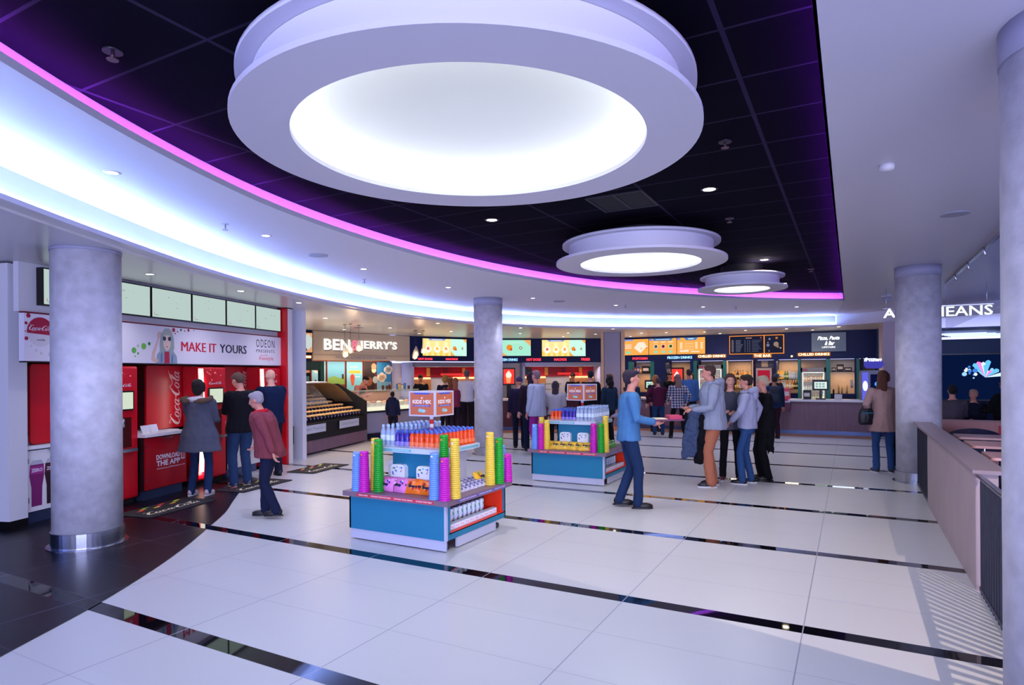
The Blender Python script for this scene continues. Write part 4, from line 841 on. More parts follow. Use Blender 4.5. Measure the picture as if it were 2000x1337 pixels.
# ================================================================ bar wall
for i, (a, b, mode) in enumerate(((-7.44, -6.45, 0), (-6.43, -5.44, 1), (-5.42, -4.45, 2))):
    menu_screen(BAR, a + 8, b + 8, 2.32, 2.90, ('orange menu screen with a folded paper cone of popcorn, first over the bar', 'orange menu screen with three round drinks, second over the bar', 'orange menu screen with price columns, third over the bar')[i], p_orange(i, mode), fw=.008)
def p_board(g, w, a, b, y):
    h = b - a; g.quad(0, w * .64, a, b, y, G('#1d2036', .9)); g.quad(w * .66, w, a, b, y, G('#20223a', .9)); r = random.Random(8)
    g.quad(.3 * w, .42 * w, b - .13 * h, b - .09 * h, y - .001, G('#e0a0a0', .8)); blob(g, .59 * w, b - .11 * h, .022, y - .001, G('#e05048', 1))
    for k in range(9):
        z = b - (.26 + k * .08) * h
        g.quad(.03 * w, .07 * w, z, z + .02, y - .001, G('#b0a0b8', .7)); g.quad(.11 * w, (.2 + r.random() * .05) * w, z, z + .016, y - .001, G('#8488a8', .7))
        for x in (.28, .33, .37): g.quad(x * w, (x + .018) * w, z, z + .014, y - .001, G('#9094b4', .7))
        g.quad(.42 * w, (.52 + r.random() * .09) * w, z, z + .013, y - .001, G('#6c7094', .7))
    for (x, z, q, c) in ((.87, .5, .08, '#b09888'), (.72, .45, .05, '#8488a8'), (.75, .8, .035, '#9094b4'), (.88, .85, .04, '#d88838'), (.95, .28, .03, '#a8a4a8'), (.72, .6, .02, '#b0a8b8'), (.9, .35, .035, '#c08c58'), (.74, .12, .03, '#88746c')): blob(g, x * w, a + z * h, q, y - .001, G(c, .7))
menu_screen(BAR, 4.38, 6.05, 2.30, 2.88, 'dark two-part drinks board in a glowing orange frame over the bar', p_board, frame=glow('orange_frame', '#f0903c', 1.1), fw=.025)
t = fth(BAR, 'hanging_sign', 'grey-blue sign with white script lettering above the right end of the bar', 'sign', 6.89, 0)
MB().box(0, .98, -.07, 0, 2.31, 2.91, D('#5f7590', .4)).build('board', t)
g = MB(); WL = glow('script_white', '#ffffff', 1.5); g.text('Pizza, Pasta', .17, .80, 2.66, 2.80, -.071, WL, bold=.03, shear=.35); g.text('& Bar', .38, .66, 2.51, 2.64, -.071, WL, bold=.03, shear=.35); g.text('UPSTAIRS', .30, .68, 2.42, 2.475, -.071, WL, bold=.02); g.build('lettering', t)
sign_word(BAR, 'POPCORN', .95, 1.50, 2.15, 2.235, 'red glowing word POPCORN over the bar', '#ff3848', 2.2)
sign_word(BAR, 'FROZEN DRINKS', 2.23, 3.10, 2.16, 2.25, 'pale blue glowing words FROZEN DRINKS over the bar', '#9cd8ff', 1.7)
sign_word(BAR, 'CHILLED DRINKS', 3.31, 4.22, 2.19, 2.275, 'cream glowing words CHILLED DRINKS left of the drinks board', '#fff0c0', 2.2, G('#c06a30', .8))
sign_word(BAR, 'THE BAR', 5.14, 5.67, 2.17, 2.26, 'cream glowing words THE BAR under the drinks board', '#fff0c0', 2.2, G('#c06a30', .8))
sign_word(BAR, 'CHILLED DRINKS', 6.50, 7.40, 2.19, 2.27, 'cream glowing words CHILLED DRINKS under the grey-blue sign', '#fff0c0', 2.2, G('#c06a30', .8))
o = MB().lathe([(.0, -.02), (.03, -.015), (.035, 0)], glow('indicator', '#ffd8a0', 2), 12).build('indicator_light', loc=BAR.p(6.3, -.005, 2.18), rz=0); o.rotation_euler = (PI / 2, 0, 0); tag(o, 'tiny round indicator light on the navy bulkhead right of THE BAR', 'light')
M_teal = D('#126468', .4)
t = thing('back_bar', 'navy back bar unit with teal uprights, shelves and lit niches', 'back bar', (0, 22.35, 0))
MB().box(-7.9, .30, .3, .9, 0, .95, M_navy).build('base_cupboards', t)
for x0, x1 in ((-7.95, -7.2), (-6.28, -5.85), (-4.98, -4.78), (-2.95, -2.86), (-2.25, -2.17), (.10, .16), (.28, .34)): MB().box(x0, x1, .0, .9, .9, 2.09, M_navy).build('dark_upright', t)
for x0, x1 in ((-7.22, -7.1), (-6.40, -6.26), (-4.86, -4.74), (-3.86, -3.74), (-1.52, -1.44), (-.70, -.58), (.15, .24)): MB().box(x0, x1, -.02, .3, .7, 2.08, M_teal).build('teal_upright', t)
for x0 in (-3.74, -2.93): MB().box(x0, x0 + .04, -.02, .1, .95, 2.08, mat('warm_reveal', '#d9b596', .5)).build('warm_upright', t)
for x0, x1, z in ((-7.1, -6.4, 1.66), (-6.26, -5.7, 1.66), (-3.70, -2.95, 1.44), (-3.70, -2.95, 1.12), (-2.17, -1.52, 1.44), (-2.17, -1.52, 1.12), (-.58, .10, 1.68)): MB().box(x0, x1, .05, .5, z - .025, z, M_black).build('shelf', t)
MB().box(-2.86, -2.27, .3, .35, .95, 2.05, D('#5c5468', .5)).build('tap_bay_panel', t)
MB().box(-2.66, -2.46, .27, .3, 1.84, 2.04, D('#d8b898', .6)).build('notice', t)
q_ = thing('drinks_tap_unit', 'steel drinks tap unit with a red lit screen in the middle bay of the bar', 'drinks machine', (-2.82, 22.45, .95)); MB().box(0, .50, 0, .17, 0, .85, D('#b8a8a8', .35)).build('housing', q_); MB().box(.06, .44, -.015, 0, .42, .78, glow('tap_screen', '#b0203c', .9)).build('display', q_); MB().box(.06, .44, -.06, 0, .12, .15, M_steel).build('drip_tray', q_)
def glowl(x0, x1, z, e, c=(1, .72, .45), y=22.8): lamp('AREA', 'niche_light', ((x0 + x1) / 2, y, z), e, c, abs(x1 - x0), (0, 0, 0), .25)
glowl(-7.05, -6.45, 1.62, 7, (1, .6, .25)); glowl(-6.3, -5.0, 2.03, 7); glowl(-3.7, -2.95, 2.03, 8); glowl(-2.17, -1.5, 2.03, 8); glowl(-.55, .08, 1.64, 7); glowl(-2.8, -2.3, 2.0, 4, (1, .8, .8)); glowl(-.55, .08, 2.06, 3, (.6, .7, 1)); glowl(-7.05, -6.4, 2.06, 3, (.8, .7, 1))
lamp('AREA', 'back_bar_light', (-3.5, 20.6, 2.9), 45, (1, .82, .66), 6.5, (math.radians(20), 0, 0), .3)
# bottles: one of each kind, then copies sharing meshes
def bottle_kind(name, prof, m, cap_m, lab_m=None, lz=(.06, .14), k=10):
    b = MB().lathe(prof, m, k).data('glass'); rt, zt = prof[-1]; c = MB().lathe([(rt * 1.15, zt - .012), (rt * 1.15, zt + .018)], cap_m, k).data('cap'); L = None
    if lab_m: rr_ = max(p[0] for p in prof) * 1.012; L = MB().lathe([(rr_, lz[0]), (rr_, lz[1])], lab_m, k, cap=False).data('label')
    def put(loc, label, group, s=1.0):
        t = thing(name, label, 'bottle', loc, 0, group); t.scale = (s, s, s)
        for nm, me in (('glass', b), ('cap', c), ('label', L)):
            if me: o = bpy.data.objects.new(nm, me); COL.objects.link(o); o.parent = t
        return t
    return put
SP = [(.037, 0), (.039, .01), (.039, .17), (.034, .20), (.015, .235), (.014, .28)]; BP = [(.030, 0), (.031, .01), (.031, .12), (.014, .175), (.013, .21)]
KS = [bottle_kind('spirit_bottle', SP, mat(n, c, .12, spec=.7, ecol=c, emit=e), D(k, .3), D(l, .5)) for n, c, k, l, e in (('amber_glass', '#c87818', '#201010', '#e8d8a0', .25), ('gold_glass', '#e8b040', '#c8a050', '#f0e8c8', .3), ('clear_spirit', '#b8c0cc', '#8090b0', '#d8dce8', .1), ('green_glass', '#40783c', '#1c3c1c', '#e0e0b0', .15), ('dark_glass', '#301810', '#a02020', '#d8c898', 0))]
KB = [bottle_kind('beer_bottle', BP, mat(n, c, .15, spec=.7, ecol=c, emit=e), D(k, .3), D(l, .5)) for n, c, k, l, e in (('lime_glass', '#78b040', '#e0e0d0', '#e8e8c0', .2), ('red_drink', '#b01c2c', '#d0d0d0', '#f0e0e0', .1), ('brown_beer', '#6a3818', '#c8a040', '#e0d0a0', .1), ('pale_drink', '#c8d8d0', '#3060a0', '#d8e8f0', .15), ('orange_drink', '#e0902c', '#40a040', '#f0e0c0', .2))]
r = random.Random(21)
for x0, x1, ks, g_ in ((-3.66, -3.0, (0, 1, 1, 0, 4), 'left spirit shelves of the bar'), (-2.13, -1.56, (1, 0, 1, 3, 2), 'right spirit shelves of the bar')):
    for z in (1.44, 1.12):
        n = 9
        for i in range(n):
            k = r.choice(ks) if z > 1.2 else r.choice((2, 2, 4, 0)); f = i / (n - 1)
            if x0 < -2.5: k = k
            else: k = (1 if f < .35 else 3 if f < .6 else 2) if z > 1.2 else k
            KS[k]((x0 + (x1 - x0) * f, 22.35 + .18 + r.uniform(-.02, .02), z), 'spirit bottle on the %s bottle shelves behind the bar' % ('left' if x0 < -3 else 'right'), g_, r.uniform(.85, 1.05))
def fridge(x0, x1, ztop, label, glowc, grp, y=22.3):
    t = thing('bottle_fridge', label, 'fridge', (x0, y, 0)); w = x1 - x0
    a = MB(); a.box(0, .04, 0, .55, .1, ztop, D('#6a707e', .35)).box(w - .04, w, 0, .55, .1, ztop, D('#6a707e', .35)).box(0, w, 0, .55, ztop - .14, ztop, D('#6a707e', .35)).box(0, w, 0, .55, .1, .2, D('#6a707e', .35)).box(0, w, .5, .55, .1, ztop, D('#7c8680', .5)); a.build('case', t)
    a = MB()
    for i in range(4): a.box(.04, w - .04, .05, .5, .42 + i * .31, .43 + i * .31, D('#b8c0c0', .3))
    a.build('shelves', t); MB().box(.04, w - .04, -.012, -.006, .2, ztop - .15, M_acr).build('glass_door', t)
    MB().box(.05, .06, .02, .06, .3, ztop - .16, glow('fridge_tube', glowc, 5)).box(w - .06, w - .05, .02, .06, .3, ztop - .16, glow('fridge_tube', glowc, 5)).box(.06, w - .06, .03, .06, ztop - .16, ztop - .15, glow('fridge_tube', glowc, 5)).build('light_tube', t)
    MB().box(.06, .2, -.004, 0, ztop - .09, ztop - .05, D('#a01838')).build('badge', t)
    for row, (z, ks) in enumerate(((1.36, (1, 1, 4)), (1.05, (2, 0, 3)), (.74, (0, 4, 2, 0)), (.43, (0, 3)))):
        for i in range(9): KB[r.choice(ks)]((x0 + .09 + i * (w - .18) / 8, y + .13, z), grp[1], grp[0], r.uniform(.85, 1.0))
fridge(-4.72, -3.88, 1.93, 'tall drinks fridge behind the man in the grey hoodie', '#dfe8d8', ('left bar fridge drinks', 'drinks bottle in the fridge left of the spirit shelves'))
fridge(-1.43, -.71, 1.80, 'tall lit drinks fridge at the right of the bar', '#e4f0c8', ('right bar fridge drinks', 'drinks bottle in the lit fridge right of the spirit shelves'))
# assorted things on the shelves and counters
def small_box(x, y, z, w, d, h, c, label, cat='box', name='carton', grp=None, rz=0):
    t = thing(name, label, cat, (x, y, z), rz, grp); MB().rbox(-w / 2, w / 2, -d / 2, d / 2, 0, h, min(w, h) * .08, D(c, .45)).build('carton_body', t); MB().quad(-w * .35, w * .35, h * .3, h * .7, -d / 2 - .001, D('#d8d0c8', .5)).build('label', t)
for i, (x, c, h) in enumerate(((-7.0, '#a83838', .2), (-6.9, '#3848a0', .24), (-6.8, '#d88030', .18))): small_box(x, 22.55, 1.66, .09, .12, h, c, ('red carton on the popcorn shelf of the back bar', 'blue carton on the popcorn shelf of the back bar', 'orange carton on the popcorn shelf of the back bar')[i])
small_box(-6.6, 22.55, 1.66, .3, .2, .26, '#181418', 'black speaker box on the popcorn shelf of the back bar'); small_box(-.30, 22.55, 1.68, .2, .2, .22, '#14121a', 'black box on the shelf above the beige tiles'); small_box(-.48, 22.55, 1.68, .12, .2, .12, '#281810', 'brown box left of the black box above the beige tiles'); small_box(-.08, 22.55, 1.68, .22, .2, .12, '#1c1420', 'low dark box right of the black box above the beige tiles')
gk = MB().lathe([(.028, 0), (.032, .1), (.035, .14)], mat('glassware', '#cfc8d8', .08, alpha=.6), 10, cap=False).data('tumbler')
for i in range(7): o = bpy.data.objects.new('tumbler', gk); COL.objects.link(o); o.location = (-6.2 + i * .075, 22.55, 1.66); tag(o, 'clear glass tumbler on the shelf beside the frozen drinks screen', 'glass', 'tumblers on the back bar shelf')
def till(x, y, z, rz, label, sc):
    t = thing('till', label, 'till', (x, y, z), rz); MB().box(-.12, .12, -.1, .1, 0, .03, M_black).box(-.03, .03, -.02, .03, .03, .28, M_black).build('stand', t)
    MB().rbox(-.2, .2, -.03, .0, .24, .53, .02, M_black).build('screen_casing', t); g = MB().quad(-.15, .15, .29, .47, -.031, G(sc, 1.1))
    for i in range(3):
        for j in range(2): g.quad(-.12 + i * .08, -.06 + i * .08, .32 + j * .07, .37 + j * .07, -.032, G('#a8c4c0', .8))
    g.build('display', t)
till(-.72, 18.75, .93, .0, 'till with a pale lit screen at the right of the bar counter', '#d8ece8'); till(-5.35, 18.78, .93, .2, 'till with a pale lit screen at the left of the bar counter', '#c8ecd8')
t = thing('sweet_tray', 'tray of red and orange sweets hooked on the front of the bar counter', 'tray', (-2.05, 18.30, 0)); MB().box(-.62, .62, -.14, .11, .64, .86, mat('tray_print', '#5c1c40', .4)).box(-.62, .62, -.14, .11, .86, .90, D('#b8bcdc', .3)).build('tray_body', t)
g = MB()
for x in (-.3, .05, .38): blob(g, x, .75, .06, -.141, D('#8898c8'), squash=.8); blob(g, x, .76, .03, -.142, D('#d8d8ec'))
g.build('print', t)
for i in range(16):
    o = MB().rbox(-.05, .05, -.03, .03, 0, .045, .015, D(r.choice(['#d82c20', '#e86828', '#c01c30', '#e89040']), .4), axis='z').build('sweet_packet', loc=(-2.58 + i * .07, 18.28 + r.uniform(-.04, .04), .902), rz=r.uniform(-.5, .5)); tag(o, 'small red or orange sweet packet in the tray on the bar counter', 'sweets', 'sweet packets in the counter tray')
small_box(-2.25, 18.7, .93, .16, .14, .24, '#c88850', 'kraft cardboard box behind the sweet tray on the bar counter'); small_box(-1.55, 18.7, .93, .17, .14, .3, '#d04858', 'red and white striped box behind the right end of the sweet tray'); small_box(-1.05, 18.75, .93, .2, .16, .25, '#101018', 'black box left of the right-hand till'); small_box(-.3, 18.75, .93, .18, .14, .14, '#c8c8d4', 'white card reader box right of the right-hand till')
for x, lb in ((-2.75, 'black upright beer tap with a green badge, the left one'), ):
    t = thing('beer_tap', 'black beer tap with a glowing green badge behind the bar', 'beer tap', (-2.35, 21.2, .93)); MB().box(-.04, .04, -.04, .04, -.93, .45, M_black).build('tower', t); MB().ball((0, -.05, .5), (.07, .02, .09), G('#50c888', 1.0), k=12).build('badge', t); MB().tube([(0, -.04, .35), (0, -.16, .33), (0, -.17, .25)], .012, M_steel, 8).build('spout', t)
t = thing('soap_dispenser', 'small grey dispenser on the beige tiled niche', 'dispenser', (.02, 22.5, 1.15)); MB().rbox(-.04, .04, -.03, .03, 0, .26, .02, D('#9aa4b0', .3)).build('dispenser_body', t); MB().box(-.03, .03, -.05, -.03, .02, .06, D('#606878')).build('lever', t)
for i, (x, h, c) in enumerate(((-.5, .16, '#181420'), (-.35, .30, '#c8a878'), (-.26, .22, '#a88c68'), (-.12, .3, '#c8a070'))): o = MB().lathe([(.025, 0), (.026, h * .7), (.012, h * .85), (.012, h)], D(c, .3), 10).build('syrup_bottle', loc=(x, 22.75, .95)); tag(o, ('short black bottle in the beige tiled niche', 'tall tan bottle left of centre in the beige tiled niche', 'shorter tan bottle in the beige tiled niche', 'tall tan bottle nearest the dispenser in the beige tiled niche')[i], 'bottle')
# purple and blue vending unit by the corner
t = thing('ticket_machine', 'blue and purple illuminated machine with a rounded lit header, left of the beige coat', 'machine', (.47, 18.75, 0), .1)
MB().rbox(-.27, .27, -.2, .2, 0, 1.7, .05, D('#141c5c', .3)).build('machine_body', t); MB().rbox(-.2, .24, -.23, -.2, 1.75, 1.98, .1, glow('header_purple', '#4a48c0', .8)).build('header', t); MB().text('frozen', -.2, .2, 1.93, 2.03, -.24, G('#f0f4ff', 1.6), shear=.3, bold=.04).build('lettering', t)
g = MB().quad(-.24, -.1, .9, 1.65, -.203, G('#6a6cf0', .9)); blob(g, -.17, 1.3, .06, -.205, G('#e8e8ff', 1.2), squash=2.2); g.quad(-.05, .2, 1.1, 1.6, -.203, G('#10184c', .6)); blob(g, .1, 1.35, .06, -.205, G('#58a8ff', 1.0)); g.build('lit_panel', t)

# ================================================================ seating area on the right
t = thing('glass_screen', 'frameless glass screen under the ceiling above the seating area', 'glass screen', (0, 0, 0)); MB().box(1.50, 1.515, 6.0, 13.6, 2.42, H1 - .04, mat('tinted_glass', '#8fa4e0', .03, alpha=.22, spec=.8)).build('panes', t)
MB().box(1.49, 1.53, 6.0, 13.6, H1 - .04, H1, M_steel).build('top_channel', t)
for i in range(5): MB().tube([(1.48, 7.3 + i * 1.25, H1 - .03), (1.50, 7.3 + i * 1.25, H1 - .12)], .015, M_steel, 8).build('clamp', t)
SG = Fr((.55, 13.9), (2.4, 13.9))
t = fth(SG, 'illuminated_letters', 'white glowing capital letters hanging under the ceiling, partly behind the column', 'sign', 0, 0)
LM = glow('letters_white', '#f4fff8', 1.8); LM2 = glow('letters_dim', '#c8d8e8', .9)
MB().text('AL', 0, .33, 2.70, 2.87, 0, LM, bold=.02, depth=.03).build('letters', t); MB().text('IEANS', .92, 1.68, 2.68, 2.86, 0, LM, bold=.01, depth=.03).build('letters', t); MB().box(0, 1.7, .02, .04, 2.87, 2.885, M_steel).build('hanging_rail', t)
for u in (.05, .85, 1.6): MB().tube([(u, .03, 2.88), (u, .03, H1)], .004, M_steel, 6).build('hanger_wire', t)
t = thing('video_wall', 'dark screen with a bright pink, white and blue plume on the far seating wall', 'screen', (1.9, 19.9, 0)); MB().box(0, 2.2, -.06, .07, .9, 2.12, M_black).build('casing', t)
g = MB().quad(.03, 2.17, .93, 2.09, -.061, G('#081840', .8)); r = random.Random(6)
for i in range(26):
    a = r.uniform(.2, 2.3); L = r.uniform(.15, .42); cx, cz = 1.12, 1.5
    c = r.choice(['#c8e8ff', '#f0f4ff', '#88c8ff', '#f080d0', '#60b8f0']); dx, dz = math.cos(a) * L, math.sin(a) * L
    g.poly([(cx, cz), (cx + dx - dz * .14, cz + dz + dx * .14), (cx + dx * 1.1, cz + dz * 1.1), (cx + dx + dz * .14, cz + dz - dx * .14)], -.062 - i * .0001, G(c, 1.3))
for i in range(12): blob(g, .82 + r.uniform(-.16, .12), 1.6 + r.uniform(-.18, .2), r.uniform(.02, .06), -.066 - i * .0001, G(r.choice(['#a0d8f8', '#4080e0', '#e8f4ff']), 1.1))
g.build('display', t)
t = thing('led_bars', 'rows of short blue-white ceiling light bars over the seating area', 'light', (2.3, 17.2, 2.5))
for i in range(5): MB().box(-.55 + i * .1, .35 + i * .22, i * .32, i * .32 + .05, 0, .03, glow('blue_bar', '#a8bcff', 2.2)).build('bar', t)
struct(MB().box(1.55, 4.2, 15.8, 20.0, 2.56, 2.58, D('#303c80', .4)).build('ceiling_seating'))
M_booth = mat('booth_timber', '#b0706a', .45, var=.08, vscale=3, stretch=(6, 1, 1))
t = thing('booth_screen', 'timber booth partition behind the seating tables', 'partition', (0, 0, 0)); MB().box(1.3, 3.4, 13.9, 13.96, 0, .76, M_booth).build('panel', t); MB().box(1.28, 3.42, 13.88, 13.98, .76, .79, mat('booth_cap', '#8a5450', .4)).build('capping', t); MB().box(2.3, 2.4, 13.89, 13.9, .5, .7, D('#c01c30')).build('red_label', t)
def table(x, y, w, d, z, rz, label, c):
    t = thing('cafe_table', label, 'table', (x, y, 0), rz); MB().rbox(-w / 2, w / 2, -d / 2, d / 2, z - .03, z, .04, mat('table_' + c, c, .35), axis='z').build('table_top', t); MB().tube([(0, 0, .03), (0, 0, z - .03)], .03, M_steel, 10).build('pedestal', t); MB().lathe([(.22, 0), (.22, .012), (.04, .03)], M_steel, 20).build('foot_plate', t)
table(1.62, 8.6, .62, .62, .76, 0, 'square pinkish cafe table nearest the right-hand column', '#e0a8a0'); table(1.66, 9.85, .7, .7, .76, 0, 'square pinkish cafe table behind the nearest one', '#e4a89c'); table(1.72, 11.4, .7, .6, .72, 0, 'square pinkish cafe table farthest back beside the dark tub chair', '#e8b0a4'); table(2.3, 10.6, .6, .6, .72, .0, 'small orange-brown cafe table at the right of the seating area', '#c07848')
t = thing('tub_chair', 'dark purple upholstered tub chair among the cafe tables', 'chair', (1.72, 12.35, 0), 2.9)
M_uph = mat('purple_upholstery', '#2c2a48', .7); a = MB(); n = 18; out = [(.36 * math.cos(q), .33 * math.sin(q)) for q in [PI * (1.05 + 1.0 * -i / (n - 1)) + .0 for i in range(n)]]
for i in range(n - 1):
    (x0, y0), (x1, y1) = out[i], out[i + 1]; h0 = .62 + .16 * math.sin(PI * i / (n - 1)); h1 = .62 + .16 * math.sin(PI * (i + 1) / (n - 1)); s = .84
    a.add([(x0, y0, .3), (x1, y1, .3), (x1, y1, h1), (x0, y0, h0), (x0 * s, y0 * s, .3), (x1 * s, y1 * s, .3), (x1 * s, y1 * s, h1), (x0 * s, y0 * s, h0)], [(0, 1, 2, 3), (7, 6, 5, 4), (3, 2, 6, 7)], M_uph, True)
a.build('backrest', t); MB().lathe([(.30, .32), (.32, .36), (.31, .44), (.05, .46)], M_uph, 24).build('seat', t)
for q in (.7, 2.4, 3.9, 5.5): MB().tube([(.22 * math.cos(q), .22 * math.sin(q), .33), (.27 * math.cos(q), .27 * math.sin(q), .01)], .014, D('#5a4030'), 8).build('leg', t)
# ================================================================ sweet kiosks
M_kblue = mat('kiosk_blue', '#1b7499', .38); M_kgrey = mat('kiosk_grey', '#b4b6cc', .35); M_kred = mat('kiosk_orange_red', '#e8381c', .4); M_kbrown = mat('kiosk_ledge', '#7c6474', .4)
KB_w = bottle_kind('water_bottle', [(.024, 0), (.027, .01), (.026, .07), (.027, .13), (.014, .165), (.012, .185)], mat('water_plastic', '#b4c8ec', .08, alpha=.62, spec=.8), D('#a8c4f4', .3), D('#cfe0f8', .4), (.06, .11), 10)
KB_p = bottle_kind('juice_bottle', [(.026, 0), (.029, .01), (.029, .06), (.024, .075), (.028, .10), (.016, .128), (.012, .14)], mat('purple_drink', '#3a2c9c', .25), D('#3858c8', .35), D('#8c80d8', .5), (.02, .055), 10)
KB_o = bottle_kind('juice_bottle', [(.026, 0), (.029, .01), (.029, .06), (.024, .075), (.028, .10), (.016, .128), (.012, .14)], mat('orange_drink_k', '#e84c12', .25), D('#4a70d8', .35), D('#f07848', .5), (.02, .055), 10)
CUPC = {'blue': '#6c9cf0', 'magenta': '#c818b0', 'green': '#18a028', 'yellow': '#f4d048'}
def cup_stack_data(col, h):
    n = int(h / .020); prof = []
    for i in range(n):
        z0 = i * h / n; z1 = (i + 1) * h / n; f0 = i / n; rr_ = .056 - .014 * f0
        prof += [(rr_ + .0008, z0), (rr_ + .0008, z0 + .004), (rr_ + .0002, z0 + .005), (rr_ - .0005, z1)]
    prof.append((.039, h + .002)); m = mat('cup_' + col, CUPC[col], .35, bump=.06, bscale=120)
    return MB().lathe(prof, m, 20).data('nested_cups')
CSD = {}
def cup_stack(k, kn, x, y, col, h, where):
    t = thing('popcorn_cup_stack', '%s stack of upturned cups at the %s of the %s sweet kiosk' % (col, where, kn), 'cup stack', (k[0] + x, k[1] + y, .502), 0, 'coloured cup stacks on the %s kiosk' % kn)
    key = (col, h)
    if key not in CSD: CSD[key] = cup_stack_data(col, h)
    o = bpy.data.objects.new('nested_cups', CSD[key]); COL.objects.link(o); o.parent = t
    MB().disc(.0, h * .93, -.0435, .011, D('#f07828' if col in ('green', 'magenta') else '#e8e8f0')).build('top_badge', t)
def bag_data(c, c2, s=1.0):
    b = MB(); W_, H_ = .075 * s, .11 * s; K = 6; vs = []
    for j in range(K + 1):
        for i in range(K + 1):
            u, v = i / K * 2 - 1, j / K; e = (1 - u * u) * (math.sin(PI * v) ** .6); vs.append((u * W_, -.03 * s * e + .004 * math.sin(9 * u + 5 * v), v * H_))
    n = len(vs); vs += [(x, -y * .8 + .001, z) for x, y, z in vs]; f = []
    for j in range(K):
        for i in range(K): a = j * (K + 1) + i; f += [(a, a + 1, a + K + 2, a + K + 1), (n + a, n + a + K + 1, n + a + K + 2, n + a + 1)]
    b.add(vs, f, D(c, .3), True); p = MB(); r = random.Random(hash(c) % 97 if False else len(c) + int(c[1:3], 16))
    for i in range(7): q = r.uniform(-.6, .6), r.uniform(.25, .8); p.disc(q[0] * W_, q[1] * H_, -.031 * s * (1 - q[0] ** 2) * math.sin(PI * q[1]) ** .6 - .004, r.uniform(.008, .016) * s, D(r.choice(c2)), 8)
    p.quad(-.03 * s, .03 * s, .045 * s, .062 * s, -.036 * s, D('#201830' if s > .95 else '#6c6ca8')); return b.data('packet_body'), p.data('printed_face')
BAGS = {'pink': bag_data('#e080c8', ['#301848', '#f0d0e8', '#5020a0']), 'orange': bag_data('#f47820', ['#281828', '#ffd080', '#c02818']), 'white': bag_data('#c8c8e4', ['#5c58a0', '#8080b8', '#e8e8f8'], .92), 'yellow': bag_data('#f4c040', ['#e87828', '#fff0c0', '#60a040']), 'green': bag_data('#50a040', ['#e0f0c0', '#207020'], .9)}
def bag(k, kn, x, y, z, kind, rz, tilt, lb, grp):
    t = thing('sweet_bag', lb % kn, 'sweet bag', (k[0] + x, k[1] + y, z), 0, grp % kn); t.rotation_euler = (tilt, 0, rz); t.scale = (1.25, 1.25, 1.25) if kind != 'white' else (1, 1, 1)
    for nm, me in zip(('packet_body', 'printed_face'), BAGS[kind]): o = bpy.data.objects.new(nm, me); COL.objects.link(o); o.parent = t
def sweet_dispenser(k, x, y, rz, lb):
    t = thing('sweet_box', lb, 'box', (k[0] + x, k[1] + y, .502), rz)
    MB().rbox(-.09, .09, -.03, .05, 0, .26, .04, mat('confetti_white', '#dfe6f0', .35), axis='y').build('box_body', t)
    g = MB(); r = random.Random(4)
    for i in range(22): x0 = r.uniform(-.07, .07); z0 = r.uniform(.04, .235); g.disc(x0, z0, -.0305 - i * .00004, r.uniform(.006, .011), D(r.choice(['#20a040', '#e83838', '#3858d0', '#f0b020', '#602890', '#20a0a0'])), 8)
    g.build('confetti_print', t); MB().rbox(-.10, .10, -.10, -.03, 0, .07, .02, mat('confetti_white', '#dfe6f0', .35), axis='y').build('front_tray', t)
PACK = MB().rbox(-.045, .045, -.03, .03, 0, .055, .01, D('#ccd6ec', .35), axis='z'); PACKD = PACK.data('packet_body'); PACKP = MB().quad(-.03, .03, .015, .045, -.0305, D('#f0f0f8')).disc(-.015, .03, -.031, .007, D('#c83878')).disc(.012, .028, -.031, .007, D('#c83878')).data('print')
POT = MB().lathe([(.028, 0), (.032, .02), (.032, .15), (.026, .165)], D('#d0dcec', .3), 12).data('pot_body'); r = random.Random(8); q = MB()
for i in range(9): q.disc(r.uniform(-.015, .015), r.uniform(.03, .13), -.0335, r.uniform(.006, .010), D(r.choice(['#20a040', '#e83838', '#3858d0', '#302048', '#20a0a0'])), 8)
POTP = q.data('print'); POTC = MB().lathe([(.027, .165), (.027, .19)], D('#2a2038', .4), 12).data('lid')
